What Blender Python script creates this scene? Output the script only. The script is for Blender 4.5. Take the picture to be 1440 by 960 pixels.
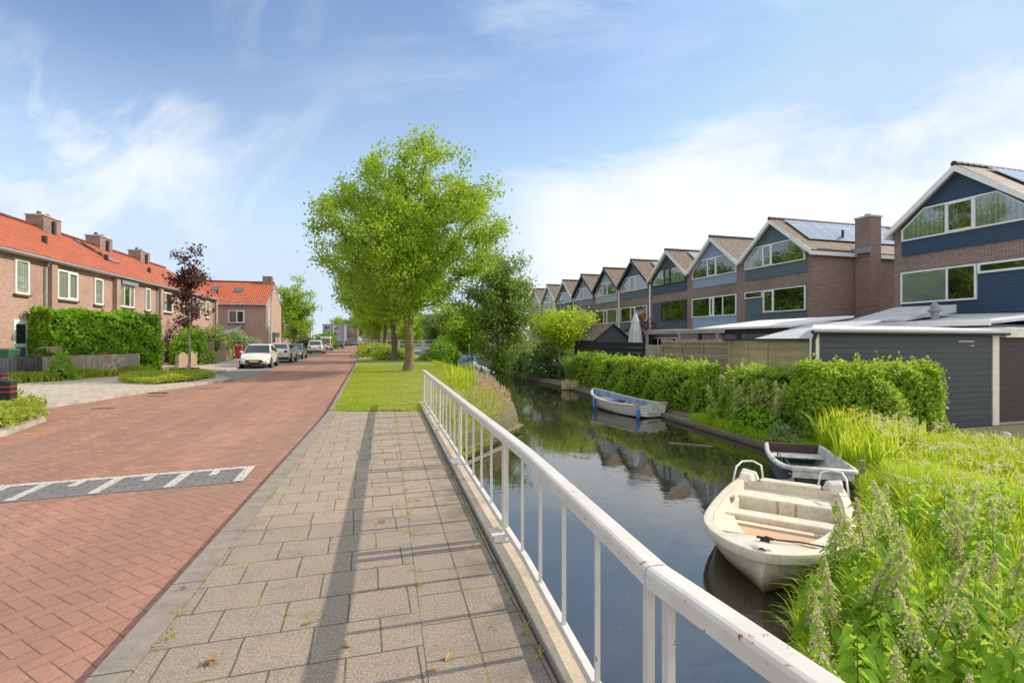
import bpy, math, random
import numpy as np
from mathutils import Vector, Matrix

for o in list(bpy.data.objects):
    bpy.data.objects.remove(o)
SC = bpy.context.scene
COL = SC.collection
R = math.radians
random.seed(7)
RNG = np.random.default_rng(11)

# ------------------------------------------------------------------ camera
F, HY, CX, HC = 720.0, 478.0, 720.0, 1.7          # focal length in photo pixels, horizon row, centre column, eye height
cam = bpy.data.cameras.new('camera')
cam.sensor_width = 36.0
cam.lens = 18.0
cam.shift_y = -2.0 / 1440
cam.clip_start = 0.05
cam.clip_end = 6000
camo = bpy.data.objects.new('camera', cam)
camo.location = (0, 0, HC)
camo.rotation_euler = (R(90), 0, 0)
COL.objects.link(camo)
SC.camera = camo

SUN_AZ = math.atan2(0.959, 0.284)       # clockwise from +Y
SUN_EL = R(34.5)

# ------------------------------------------------------------------ node helper
class G:
    """small wrapper round a node tree"""
    def __init__(s, nt):
        s.nt = nt
        nt.nodes.clear()
    def n(s, t, **kw):
        nd = s.nt.nodes.new(t)
        for k, v in kw.items():
            setattr(nd, k, v)
        return nd
    def put(s, sock, v):
        if v is None:
            return
        if hasattr(v, 'is_linked') or isinstance(v, bpy.types.NodeSocket):
            s.nt.links.new(v, sock)
        else:
            if sock.type == 'RGBA' and not isinstance(v, (int, float)) and len(v) == 3:
                v = (*v, 1)
            sock.default_value = v
    def m(s, op, a, b=None, c=None, clamp=False):
        nd = s.n('ShaderNodeMath', operation=op, use_clamp=clamp)
        s.put(nd.inputs[0], a); s.put(nd.inputs[1], b); s.put(nd.inputs[2], c)
        return nd.outputs[0]
    def vm(s, op, a, b=None):
        nd = s.n('ShaderNodeVectorMath', operation=op)
        s.put(nd.inputs[0], a); s.put(nd.inputs[1], b)
        return nd.outputs[0]
    def sep(s, v):
        nd = s.n('ShaderNodeSeparateXYZ'); s.put(nd.inputs[0], v); return nd.outputs
    def comb(s, x, y=0.0, z=0.0):
        nd = s.n('ShaderNodeCombineXYZ')
        s.put(nd.inputs[0], x); s.put(nd.inputs[1], y); s.put(nd.inputs[2], z)
        return nd.outputs[0]
    def coord(s, w='Object'):
        return s.n('ShaderNodeTexCoord').outputs[w]
    def pos(s):
        return s.n('ShaderNodeNewGeometry').outputs['Position']
    def island(s):
        return s.n('ShaderNodeNewGeometry').outputs['Random Per Island']
    def noise(s, v, sc, det=3.0, rough=0.5, dist=0.0, col=False):
        nd = s.n('ShaderNodeTexNoise')
        s.put(nd.inputs['Vector'], v); s.put(nd.inputs['Scale'], sc); s.put(nd.inputs['Detail'], det)
        s.put(nd.inputs['Roughness'], rough); s.put(nd.inputs['Distortion'], dist)
        return nd.outputs['Color' if col else 'Fac']
    def vor(s, v, sc, feat='F1', out='Distance'):
        nd = s.n('ShaderNodeTexVoronoi', feature=feat)
        s.put(nd.inputs['Vector'], v); s.put(nd.inputs['Scale'], sc)
        return nd.outputs[out]
    def ramp(s, f, pts, interp='LINEAR'):
        nd = s.n('ShaderNodeValToRGB'); cr = nd.color_ramp; cr.interpolation = interp
        while len(cr.elements) < len(pts):
            cr.elements.new(0.5)
        for e, (p, c) in zip(cr.elements, pts):
            e.position = p
            if isinstance(c, (int, float)):
                c = (c, c, c)
            e.color = (*c, 1)
        s.put(nd.inputs[0], f)
        return nd.outputs[0]
    def mix(s, f, a, b, mode='MIX'):
        nd = s.n('ShaderNodeMix', data_type='RGBA', blend_type=mode)
        s.put(nd.inputs[0], f); s.put(nd.inputs[6], a); s.put(nd.inputs[7], b)
        return nd.outputs[2]
    def step(s, x, lo, hi):
        nd = s.n('ShaderNodeMapRange', interpolation_type='SMOOTHSTEP')
        s.put(nd.inputs[0], x); s.put(nd.inputs[1], lo); s.put(nd.inputs[2], hi)
        return nd.outputs[0]
    def bump(s, h, strength=0.5, dist=0.01):
        nd = s.n('ShaderNodeBump'); s.put(nd.inputs['Height'], h)
        s.put(nd.inputs['Strength'], strength); s.put(nd.inputs['Distance'], dist)
        return nd.outputs[0]
    def bsdf(s, col, rough=0.6, metal=0.0, normal=None, spec=None, ior=None, coat=None):
        nd = s.n('ShaderNodeBsdfPrincipled')
        s.put(nd.inputs['Base Color'], col); s.put(nd.inputs['Roughness'], rough); s.put(nd.inputs['Metallic'], metal)
        s.put(nd.inputs['Normal'], normal)
        if spec is not None: s.put(nd.inputs['Specular IOR Level'], spec)
        if ior is not None: s.put(nd.inputs['IOR'], ior)
        if coat is not None: s.put(nd.inputs['Coat Weight'], coat)
        return nd.outputs[0]
    def out(s, sh):
        o = s.n('ShaderNodeOutputMaterial'); s.put(o.inputs[0], sh)
    def brick(s, v, c1, c2, mort, bw, rh, ms, offset=0.5, bias=0.0):
        nd = s.n('ShaderNodeTexBrick', offset=offset)
        s.put(nd.inputs['Vector'], v); s.put(nd.inputs['Color1'], c1); s.put(nd.inputs['Color2'], c2); s.put(nd.inputs['Mortar'], mort)
        s.put(nd.inputs['Scale'], 1.0); s.put(nd.inputs['Mortar Size'], ms); s.put(nd.inputs['Mortar Smooth'], 0.1)
        s.put(nd.inputs['Bias'], bias); s.put(nd.inputs['Brick Width'], bw); s.put(nd.inputs['Row Height'], rh)
        return nd.outputs['Color'], nd.outputs['Fac']
    def wallvec(s):
        """object-space (u, v) on any upright face: u runs along the face, v is height"""
        tc = s.n('ShaderNodeTexCoord')
        nx, ny, nz = s.sep(tc.outputs['Normal'])[:3]
        x, y, z = s.sep(tc.outputs['Object'])[:3]
        side = s.m('GREATER_THAN', s.m('ABSOLUTE', nx), 0.6)
        u = s.m('ADD', s.m('MULTIPLY', side, y), s.m('MULTIPLY', s.m('SUBTRACT', 1.0, side), x))
        return u, z

MATS = {}
def mat(name, fn):
    m = bpy.data.materials.new(name)
    m.use_nodes = True
    g = G(m.node_tree)
    sh = fn(g)
    g.out(sh)
    MATS[name] = m
    return m

# ------------------------------------------------------------------ world, sun, exposure
W = bpy.data.worlds.new('World')
SC.world = W
W.use_nodes = True
g = G(W.node_tree)
sky = g.n('ShaderNodeTexSky', sky_type='NISHITA')
sky.sun_disc = False
sky.sun_elevation = SUN_EL
sky.sun_rotation = SUN_AZ
sky.air_density = 1.0
sky.dust_density = 0.5
sky.ozone_density = 1.5
d = g.coord('Generated')
dx, dy, dz = g.sep(d)[:3]
zz = g.m('ADD', g.m('MAXIMUM', dz, 0.0), 0.16)
pl = g.comb(g.m('DIVIDE', dx, zz), g.m('DIVIDE', dy, zz), 0.0)
warp = g.vm('ADD', pl, g.vm('SCALE', g.noise(pl, 0.8, 2, col=True)))
stretch = g.n('ShaderNodeMapping'); stretch.inputs['Rotation'].default_value = (0, 0, R(28)); stretch.inputs['Scale'].default_value = (0.42, 1.1, 1)
g.put(stretch.inputs['Vector'], pl)
n1 = g.noise(stretch.outputs[0], 0.9, 7, 0.6, 0.8)
n2 = g.noise(pl, 0.75, 8, 0.62, 0.5)
n3 = g.noise(g.comb(g.m('DIVIDE', dx, 1.0), dy, g.m('MULTIPLY', dz, 2.6)), 2.2, 7, 0.6, 0.4)
cirrus = g.m('MULTIPLY', g.step(n1, 0.36, 0.78), 0.85)
# cloud bank low on the right, thin veil elsewhere
bank_top = g.m('ADD', g.m('MULTIPLY', dx, 0.10), g.m('ADD', 0.285, g.m('MULTIPLY', g.m('SUBTRACT', n3, 0.5), 0.42)))
bank = g.m('SUBTRACT', 1.0, g.step(g.m('SUBTRACT', dz, bank_top), -0.09, 0.09))
bank = g.m('MULTIPLY', bank, g.m('MULTIPLY', g.step(dx, -0.14, 0.12), .95))
# broken clouds high in front (seen in the water), then unseen fill clouds
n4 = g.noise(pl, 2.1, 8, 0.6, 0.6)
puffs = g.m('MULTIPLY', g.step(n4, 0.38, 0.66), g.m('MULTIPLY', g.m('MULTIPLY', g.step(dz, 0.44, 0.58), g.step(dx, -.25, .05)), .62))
over = g.m('MULTIPLY', g.step(n2, 0.36, 0.56), g.m('MAXIMUM', g.step(dz, 0.60, 0.74), g.step(g.m('MULTIPLY', dy, -1.0), .05, .30)))  # unseen bright clouds overhead and behind the camera, added to lift the shadows
haze_low = g.m('MULTIPLY', g.m('SUBTRACT', 1.0, g.step(dz, -0.05, 0.66)), 0.46)
az = g.m('ARCTAN2', dx, dy); el = g.m('ARCSINE', dz)
ca, sa = math.cos(R(52)), math.sin(R(52))
a0 = g.m('ADD', az, .72); e0 = g.m('SUBTRACT', el, .28)
al = g.m('ADD', g.m('MULTIPLY', a0, ca), g.m('MULTIPLY', e0, sa)); ac = g.m('SUBTRACT', g.m('MULTIPLY', e0, ca), g.m('MULTIPLY', a0, sa))
wsp = g.noise(g.comb(g.m('MULTIPLY', al, 2.2), g.m('MULTIPLY', ac, 4.5), 3.0), 1.6, 8, 0.58, 0.35)
rad_ = g.m('SQRT', g.m('ADD', g.m('POWER', g.m('ABSOLUTE', g.m('DIVIDE', al, .52)), 2.0), g.m('POWER', g.m('ABSOLUTE', g.m('DIVIDE', ac, .50)), 2.0)))
wisp = g.m('MULTIPLY', g.m('MULTIPLY', g.step(wsp, .32, .68), g.m('SUBTRACT', 1.0, g.step(rad_, .0, 1.2))), .85)
cirrus = g.m('MAXIMUM', g.m('MULTIPLY', cirrus, .6), wisp)
cirrus = g.m('MULTIPLY', cirrus, g.m('SUBTRACT', 1.0, g.m('MULTIPLY', g.m('MULTIPLY', g.step(dz, .34, .44), g.m('SUBTRACT', 1.0, g.step(dx, -.55, -.30))), .85)))
cl = g.m('MAXIMUM', g.m('MAXIMUM', cirrus, bank), g.m('MAXIMUM', puffs, haze_low))
skyc = g.mix(1.0, sky.outputs[0], (0.93, 1.0, 1.03), 'MULTIPLY')
skyc = g.mix(g.m('MULTIPLY', g.step(dz, .28, .48), g.m('SUBTRACT', 1.0, g.step(dx, -.62, -.28))), skyc, g.mix(1.0, skyc, (.56, .70, .84), 'MULTIPLY'))
skyc = g.vm('MINIMUM', skyc, (2.2, 3.2, 4.5))
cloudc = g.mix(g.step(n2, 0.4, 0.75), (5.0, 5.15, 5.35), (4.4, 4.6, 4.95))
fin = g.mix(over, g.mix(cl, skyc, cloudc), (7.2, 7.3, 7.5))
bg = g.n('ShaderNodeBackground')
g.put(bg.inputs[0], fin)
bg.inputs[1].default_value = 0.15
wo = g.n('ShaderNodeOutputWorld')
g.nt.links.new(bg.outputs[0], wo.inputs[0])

sl = bpy.data.lights.new('sun', 'SUN')
sl.energy = 3.8
sl.angle = R(0.7)
sl.color = (1.0, 0.90, 0.76)
so = bpy.data.objects.new('sun', sl)
sd = Vector((math.sin(SUN_AZ) * math.cos(SUN_EL), math.cos(SUN_AZ) * math.cos(SUN_EL), math.sin(SUN_EL)))
so.rotation_euler = (-sd).to_track_quat('-Z', 'Y').to_euler()
so.location = sd * 60
COL.objects.link(so)
SC.view_settings.view_transform = 'Standard'
SC.view_settings.look = 'None'
SC.view_settings.exposure = 0.48
SC.view_settings.gamma = 1.0
SC.cycles.max_bounces = 8
SC.cycles.transparent_max_bounces = 12

# ------------------------------------------------------------------ placing and building helpers
def at(x, y, z=0.0):
    """the point of the level plane at height z seen at photo pixel (x, y)"""
    Y = F * (HC - z) / (y - HY)
    return Vector(((x - CX) / F * Y, Y, z))

class MB:
    def __init__(s):
        s.v = []; s.f = []; s.mi = []; s.uv = []
    def add(s, vs, fs, mi=0, M=None, uv=None):
        b = len(s.v)
        for p in vs:
            p = Vector(p)
            s.v.append(tuple(M @ p) if M is not None else tuple(p))
        for k, f in enumerate(fs):
            s.f.append(tuple(b + i for i in f)); s.mi.append(mi)
            s.uv.append(uv[k] if uv else None)
        return s
    def box(s, x0, x1, y0, y1, z0, z1, mi=0, M=None):
        vs = [(x, y, z) for z in (z0, z1) for y in (y0, y1) for x in (x0, x1)]
        return s.add(vs, [(0, 2, 3, 1), (4, 5, 7, 6), (0, 1, 5, 4), (1, 3, 7, 5), (3, 2, 6, 7), (2, 0, 4, 6)], mi, M)
    def bar(s, p, q, w, h, mi=0, up=(0, 0, 1)):
        p, q = Vector(p), Vector(q)
        d = (q - p); L = d.length; d.normalize()
        side = d.cross(Vector(up))
        if side.length < 1e-4: side = d.cross(Vector((0, 1, 0)))
        side.normalize(); u = side.cross(d)
        M = Matrix((( side.x, d.x, u.x, p.x), (side.y, d.y, u.y, p.y), (side.z, d.z, u.z, p.z), (0, 0, 0, 1)))
        return s.box(-w / 2, w / 2, 0, L, -h / 2, h / 2, mi, M)
    def prism(s, poly, y0, y1, mi=0, M=None):
        n = len(poly)
        vs = [(x, y0, z) for x, z in poly] + [(x, y1, z) for x, z in poly]
        fs = [tuple(range(n)), tuple(range(2 * n - 1, n - 1, -1))]
        fs += [(i, i + n, (i + 1) % n + n, (i + 1) % n) for i in range(n)]
        return s.add(vs, fs, mi, M)
    def slab(s, poly, z0, z1, mi=0):
        n = len(poly)
        vs = [(p[0], p[1], z0) for p in poly] + [(p[0], p[1], z1) for p in poly]
        fs = [tuple(range(n - 1, -1, -1)), tuple(range(n, 2 * n))]
        fs += [(i, (i + 1) % n, (i + 1) % n + n, i + n) for i in range(n)]
        return s.add(vs, fs, mi)
    def tube(s, pts, r, n=8, mi=0, cap=True, flat=1.0):
        pts = [Vector(p) for p in pts]
        rr = r if isinstance(r, (list, tuple)) else [r] * len(pts)
        rings = []
        for i, p in enumerate(pts):
            a = pts[max(i - 1, 0)]; b = pts[min(i + 1, len(pts) - 1)]
            d = (b - a)
            d = d.normalized() if d.length > 1e-9 else Vector((0, 0, 1))
            ref = Vector((0, 0, 1)) if abs(d.z) < 0.92 else Vector((1, 0, 0))
            sx = d.cross(ref).normalized(); sy = sx.cross(d)
            rings.append([p + sx * math.cos(2 * math.pi * k / n) * rr[i] + sy * math.sin(2 * math.pi * k / n) * rr[i] * flat for k in range(n)])
        return s.loft(rings, True, cap, mi)
    def loft(s, rings, closed=True, cap=True, mi=0):
        n = len(rings[0]); vs = [p for r in rings for p in r]; fs = []
        for i in range(len(rings) - 1):
            for k in range(n if closed else n - 1):
                a = i * n + k; b = i * n + (k + 1) % n
                fs.append((a, b, b + n, a + n))
        if cap:
            fs.append(tuple(range(n - 1, -1, -1))); fs.append(tuple(range((len(rings) - 1) * n, len(rings) * n)))
        return s.add(vs, fs, mi)
    def lathe(s, prof, n=16, c=(0, 0, 0), mi=0, axis='z', cap=True):
        rings = []
        for r, h in prof:
            ring = []
            for k in range(n):
                a = 2 * math.pi * k / n
                if axis == 'z': ring.append((c[0] + r * math.cos(a), c[1] + r * math.sin(a), c[2] + h))
                else: ring.append((c[0] + r * math.cos(a), c[1] + h, c[2] + r * math.sin(a)))
            rings.append(ring)
        return s.loft(rings, True, cap, mi)
    def build(s, name, mats, parent=None, smooth=False, bevel=0.0, seg=2, **pr):
        me = bpy.data.meshes.new(name)
        me.from_pydata(s.v, [], s.f)
        if not isinstance(mats, (list, tuple)): mats = [mats]
        for m in mats: me.materials.append(m)
        if len(mats) > 1: me.polygons.foreach_set('material_index', s.mi)
        if any(u is not None for u in s.uv):
            ul = me.uv_layers.new(name='UVMap')
            for p, u in zip(me.polygons, s.uv):
                if u is None: continue
                for li, c in zip(p.loop_indices, u): ul.data[li].uv = c
        if smooth:
            me.polygons.foreach_set('use_smooth', [True] * len(me.polygons))
        me.update()
        ob = bpy.data.objects.new(name, me)
        COL.objects.link(ob)
        if parent is not None: ob.parent = parent
        if bevel:
            b = ob.modifiers.new('bevel', 'BEVEL'); b.width = bevel; b.segments = seg; b.limit_method = 'ANGLE'; b.angle_limit = R(35)
        if smooth and smooth != True:
            me.set_sharp_from_angle(angle=R(smooth))
        tag(ob, **pr)
        return ob

def tag(o, label=None, cat=None, group=None, kind=None):
    if label: o['label'] = label
    if cat: o['category'] = cat
    if group: o['group'] = group
    if kind: o['kind'] = kind
    return o

def thing(name, label, cat, loc=(0, 0, 0), rz=0.0, group=None):
    o = bpy.data.objects.new(name, None)
    o.empty_display_size = 0.2
    o.location = loc; o.rotation_euler = (0, 0, rz)
    COL.objects.link(o)
    return tag(o, label, cat, group)

def dup(root, loc, rz=0.0, label=None, scale=None, group=None):
    def rec(o, parent):
        c = o.copy(); COL.objects.link(c); c.parent = parent
        for ch in o.children: rec(ch, c)
        return c
    r = rec(root, None)
    r.location = loc; r.rotation_euler = (0, 0, rz)
    if scale is not None: r.scale = (scale,) * 3 if isinstance(scale, (int, float)) else scale
    if label: r['label'] = label
    if group: r['group'] = group
    return r

def raw_mesh(name, V, Fc, m, parent=None, smooth=False, **pr):
    me = bpy.data.meshes.new(name)
    V = np.asarray(V, dtype=np.float32); 
    me.from_pydata(V.tolist(), [], Fc)
    me.materials.append(m)
    if smooth: me.polygons.foreach_set('use_smooth', [True] * len(me.polygons))
    me.update()
    ob = bpy.data.objects.new(name, me); COL.objects.link(ob)
    if parent is not None: ob.parent = parent
    return tag(ob, **pr)

def unit(a):
    return a / np.maximum(np.linalg.norm(a, axis=-1, keepdims=True), 1e-9)

def leaves(pts, size, aspect=0.55, up=0.4, out=None, rng=RNG, jit=0.35, droop=0.0):
    """folded leaf faces: returns vertex array and face list"""
    n = len(pts); pts = np.asarray(pts)
    nr = rng.normal(size=(n, 3)); nr[:, 2] += up * 2
    if out is not None: nr += out * 1.2
    nr = unit(nr)
    d = unit(np.cross(nr, rng.normal(size=(n, 3)))); d[:, 2] -= droop; d = unit(d)
    sd_ = unit(np.cross(nr, d))
    L = (size * (1 + jit * rng.uniform(-1, 1, n)))[:, None]; Wd = L * aspect
    a = pts - d * L * .5; b = pts + sd_ * Wd * .5 + nr * Wd * .15; c = pts + d * L * .5; e = pts - sd_ * Wd * .5 + nr * Wd * .15
    V = np.stack([a, b, c, e], 1).reshape(-1, 3)
    Fc = np.arange(n * 4).reshape(-1, 4).tolist()
    return V, Fc

def blades(base, h, w, lean, rng=RNG, curl=0.5):
    """grass blades rooted at base (n,3)"""
    n = len(base); base = np.asarray(base)
    h = np.broadcast_to(h, n)[:, None]; w = np.broadcast_to(w, n)[:, None]
    az = rng.uniform(0, 2 * math.pi, n)
    ld = np.stack([np.cos(az), np.sin(az), np.zeros(n)], 1) * (np.abs(rng.normal(0.0, lean, n)) + .05)[:, None]
    fa = az + math.pi / 2 + rng.normal(0, .5, n)
    sd_ = np.stack([np.cos(fa), np.sin(fa), np.zeros(n)], 1) * w * .5
    z = np.array([0, 0, 1.0])
    m1 = base + ld * h * .28 + z * h * .5
    m2 = base + ld * h * .75 + z * h * (.82 - curl * .1)
    t = base + ld * h * 1.35 + z * h * (1.0 - curl * .25 * np.minimum(np.linalg.norm(ld, axis=1, keepdims=True) * 2, 1.5))
    V = np.stack([base - sd_, base + sd_, m1 - sd_ * .9, m1 + sd_ * .9, m2 - sd_ * .6, m2 + sd_ * .6, t], 1).reshape(-1, 3)
    Fc = []
    for i in range(0, n * 7, 7):
        Fc += [(i, i + 1, i + 3, i + 2), (i + 2, i + 3, i + 5, i + 4), (i + 4, i + 5, i + 6)]
    return V, Fc

def merge(parts):
    Vs = []; Fs = []; o = 0
    for V, Fc in parts:
        Vs.append(V); Fs += [tuple(i + o for i in f) for f in Fc]; o += len(V)
    return np.concatenate(Vs), Fs
# ------------------------------------------------------------------ materials
def brick_wall(c1, c2, mort, scale=1.0, stain=0.35):
    def fn(g):
        u, v = g.wallvec()
        uv = g.comb(u, v)
        col, fac = g.brick(uv, c1, c2, mort, .22 * scale, .066 * scale, .010 * scale)
        big = g.noise(g.pos(), .55, 5, .6)
        fine = g.noise(g.pos(), 9.0, 4, .6)
        col = g.mix(g.m('MULTIPLY', g.step(fine, .45, .75), .5), col, tuple(x * .62 for x in c1))
        col = g.mix(g.m('MULTIPLY', g.step(big, .42, .75), stain), col, tuple(x * .6 for x in c2))
        return g.bsdf(col, .88, normal=g.bump(g.m('SUBTRACT', 1.0, fac), .6, .006))
    return fn
mat('pink_brick', brick_wall((.42, .235, .165), (.30, .16, .115), (.44, .38, .33)))
mat('brown_brick', brick_wall((.25, .135, .10), (.13, .074, .062), (.38, .32, .28)))
mat('warm_brick', brick_wall((.40, .22, .145), (.30, .155, .105), (.36, .29, .24)))

def plain(col, rough=.6, metal=0.0, var=.12, sc=6.0, spec=None, coat=None, bump=0.0):
    def fn(g):
        p = g.coord('Object')
        n = g.noise(p, sc, 5, .6)
        c = g.mix(g.step(n, .3, .72), tuple(x * (1 - var) for x in col), tuple(min(1, x * (1 + var)) for x in col))
        r = g.m('ADD', rough - .06, g.m('MULTIPLY', g.noise(p, sc * 2.3, 3), .12))
        return g.bsdf(c, r, metal, spec=spec, coat=coat, normal=g.bump(n, bump, .01) if bump else None)
    return fn

def siding(col, pitch=.14, rough=.55, dirt=.25):
    def fn(g):
        u, v = g.wallvec()
        f = g.m('FRACT', g.m('DIVIDE', v, pitch))
        gap = g.m('LESS_THAN', f, .09)
        row = g.m('FLOOR', g.m('DIVIDE', v, pitch))
        wn = g.n('ShaderNodeTexWhiteNoise', noise_dimensions='1D'); g.put(wn.inputs['W'], row)
        st = g.noise(g.comb(g.m('MULTIPLY', u, .8), g.m('MULTIPLY', v, 5.0)), 2.0, 5, .65)
        c = g.mix(g.m('MULTIPLY', g.step(st, .4, .75), dirt), col, tuple(x * .6 + .02 for x in col))
        c = g.mix(g.m('MULTIPLY', wn.outputs[0], .18), c, tuple(min(1, x * 1.35) for x in col))
        c = g.mix(gap, c, tuple(x * .25 for x in col))
        return g.bsdf(c, rough, normal=g.bump(f, .5, .012))
    return fn
SIDINGS = {'navy': (.022, .052, .095), 'dark_green_grey': (.085, .125, .145), 'blue_grey': (.24, .31, .40), 'slate_navy': (.05, .065, .10),
           'slate': (.09, .115, .145), 'pale_green': (.36, .42, .40), 'mid_grey': (.20, .21, .24), 'pale_grey': (.42, .46, .52), 'black_grey': (.055, .06, .068),
           'brown_black': (.045, .036, .034)}
for k, c in SIDINGS.items(): mat('siding_' + k, siding(c, .16 if k in ('black_grey', 'brown_black') else .14))

def tiles(c1, c2, w=.21, h=.33):
    def fn(g):
        uv = g.n('ShaderNodeUVMap').outputs[0]
        col, fac = g.brick(uv, c1, c2, tuple(x * .30 for x in c2), w, h, .020, 0.0)
        x, y, _ = g.sep(uv)[:3]
        wave = g.m('SINE', g.m('MULTIPLY', x, 2 * math.pi / w))
        stepv = g.m('FRACT', g.m('DIVIDE', y, h))
        hgt = g.m('ADD', g.m('MULTIPLY', wave, .5), g.m('MULTIPLY', stepv, -.6))
        big = g.noise(g.pos(), .8, 6, .65)
        fine = g.noise(g.pos(), 6.0, 4, .6)
        col = g.mix(g.m('MULTIPLY', g.step(big, .5, .78), .35), col, tuple(x * .5 for x in c2))
        col = g.mix(g.m('MULTIPLY', g.step(fine, .5, .8), .3), col, tuple(min(1, x * 1.25) for x in c1))
        return g.bsdf(col, .72, normal=g.bump(hgt, .9, .045))
    return fn
mat('orange_tiles', tiles((.50, .125, .042), (.36, .075, .026)))
mat('brown_tiles', tiles((.20, .14, .10), (.12, .085, .065), .26, .32))

mat('white_paint', plain((.70, .69, .66), .42, var=.06))
mat('cream_paint', plain((.72, .68, .56), .5, var=.08))
mat('dark_trim', plain((.03, .032, .036), .5))
mat('zinc', plain((.36, .37, .38), .45, .5))
mat('lead', plain((.22, .23, .25), .55))
mat('dark_room', plain((.012, .013, .015), .8))
mat('concrete', plain((.42, .38, .32), .9, var=.2, sc=4, bump=.3))
mat('grey_roofing', plain((.42, .43, .44), .8, var=.15, sc=1.5))
mat('white_roofing', plain((.66, .65, .62), .6, var=.12, sc=1.3))
mat('black_plastic', plain((.018, .018, .02), .45))
mat('rubber', plain((.02, .02, .021), .8))
mat('chrome', plain((.6, .6, .62), .25, 1.0))
mat('steel_pole', plain((.36, .38, .39), .5, .4))
mat('rope', plain((.05, .05, .06), .9))
mat('bin_green', plain((.03, .10, .05), .5))
mat('bin_red', plain((.35, .04, .03), .5))

def curtain_fn(col, kind):
    def fn(g):
        x, y, z = g.sep(g.coord('Object'))[:3]
        if kind == 'folds':
            w = g.m('SINE', g.m('ADD', g.m('MULTIPLY', x, 34.0), g.m('MULTIPLY', g.noise(g.comb(x), 4.0), 9.0)))
            c = g.mix(g.m('MULTIPLY_ADD', w, .5, .5), tuple(k * .5 for k in col), col)
        else:
            w = g.m('FRACT', g.m('DIVIDE', z, .09))
            c = g.mix(g.step(w, .1, .8), tuple(k * .55 for k in col), col)
        return g.bsdf(c, .9)
    return fn
mat('curtain', curtain_fn((.62, .62, .56), 'folds'))
mat('blind', curtain_fn((.66, .68, .64), 'slats'))
def glass_fn(g):
    tr = g.n('ShaderNodeBsdfTransparent'); tr.inputs[0].default_value = (.82, .88, .88, 1)
    gl = g.n('ShaderNodeBsdfGlossy'); gl.inputs['Roughness'].default_value = .015
    p = g.coord('Object')
    g.put(gl.inputs['Normal'], g.bump(g.noise(p, .9, 2), .08, .05))
    lw = g.n('ShaderNodeLayerWeight'); lw.inputs[0].default_value = .32
    mx = g.n('ShaderNodeMixShader')
    g.put(mx.inputs[0], g.m('ADD', .24, g.m('MULTIPLY', lw.outputs['Fresnel'], .8), clamp=True))
    g.put(mx.inputs[1], tr.outputs[0]); g.put(mx.inputs[2], gl.outputs[0])
    return mx.outputs[0]
mat('window_glass', glass_fn)
mat('car_glass', plain((.02, .028, .032), .06, var=.05, spec=.8))
def solar_fn(g):
    x, y, z = g.sep(g.n('ShaderNodeUVMap').outputs[0])[:3]
    c, f = g.brick(g.comb(x, y), (.20, .21, .24), (.22, .23, .26), (.45, .46, .48), 1.0, 1.65, .03, 0.0)
    return g.bsdf(c, .08, spec=1.0, coat=1.0)
mat('solar_glass', solar_fn)

def wood_fn(c1, c2, green=0.0, vertical=False, pitch=.14):
    def fn(g):
        u, v = g.wallvec()
        a, b = (v, u) if vertical else (u, v)
        bi = g.m('FLOOR', g.m('DIVIDE', b, pitch))
        wn = g.n('ShaderNodeTexWhiteNoise', noise_dimensions='1D'); g.put(wn.inputs['W'], bi)
        gr = g.noise(g.comb(g.m('MULTIPLY', a, .9), g.m('MULTIPLY', b, 14.0), g.m('MULTIPLY', wn.outputs[0], 30.0)), 1.6, 6, .65)
        c = g.mix(g.step(gr, .3, .72), c1, c2)
        c = g.mix(g.m('MULTIPLY', wn.outputs[0], .45), c, tuple(x * .55 for x in c2))
        if green:
            c = g.mix(g.m('MULTIPLY', g.step(g.noise(g.pos(), 1.3, 5, .6), .4, .7), green), c, (.19, .20, .07))
        return g.bsdf(c, .88, normal=g.bump(gr, .4, .006))
    return fn
mat('grey_wood', wood_fn((.42, .36, .29), (.29, .25, .20), 0, True, .1))
mat('dark_wood', wood_fn((.07, .072, .08), (.045, .045, .05), 0, True, .12))
mat('tan_wood', wood_fn((.44, .34, .22), (.32, .24, .15), 0, True, .1))
mat('old_wood', wood_fn((.42, .33, .21), (.22, .175, .125), .2, False, .15))
mat('mossy_wood', wood_fn((.56, .49, .25), (.38, .33, .17), .4, False, .14))
mat('black_wood', wood_fn((.02, .02, .022), (.012, .012, .013), 0, False, .15))
mat('quay_wood', wood_fn((.24, .20, .15), (.12, .10, .08), .25, False, .2))
mat('brown_board', wood_fn((.09, .05, .04), (.05, .03, .026), 0, False, .1))
mat('orange_ply', wood_fn((.62, .40, .24), (.50, .31, .19), 0, False, .5))

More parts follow.
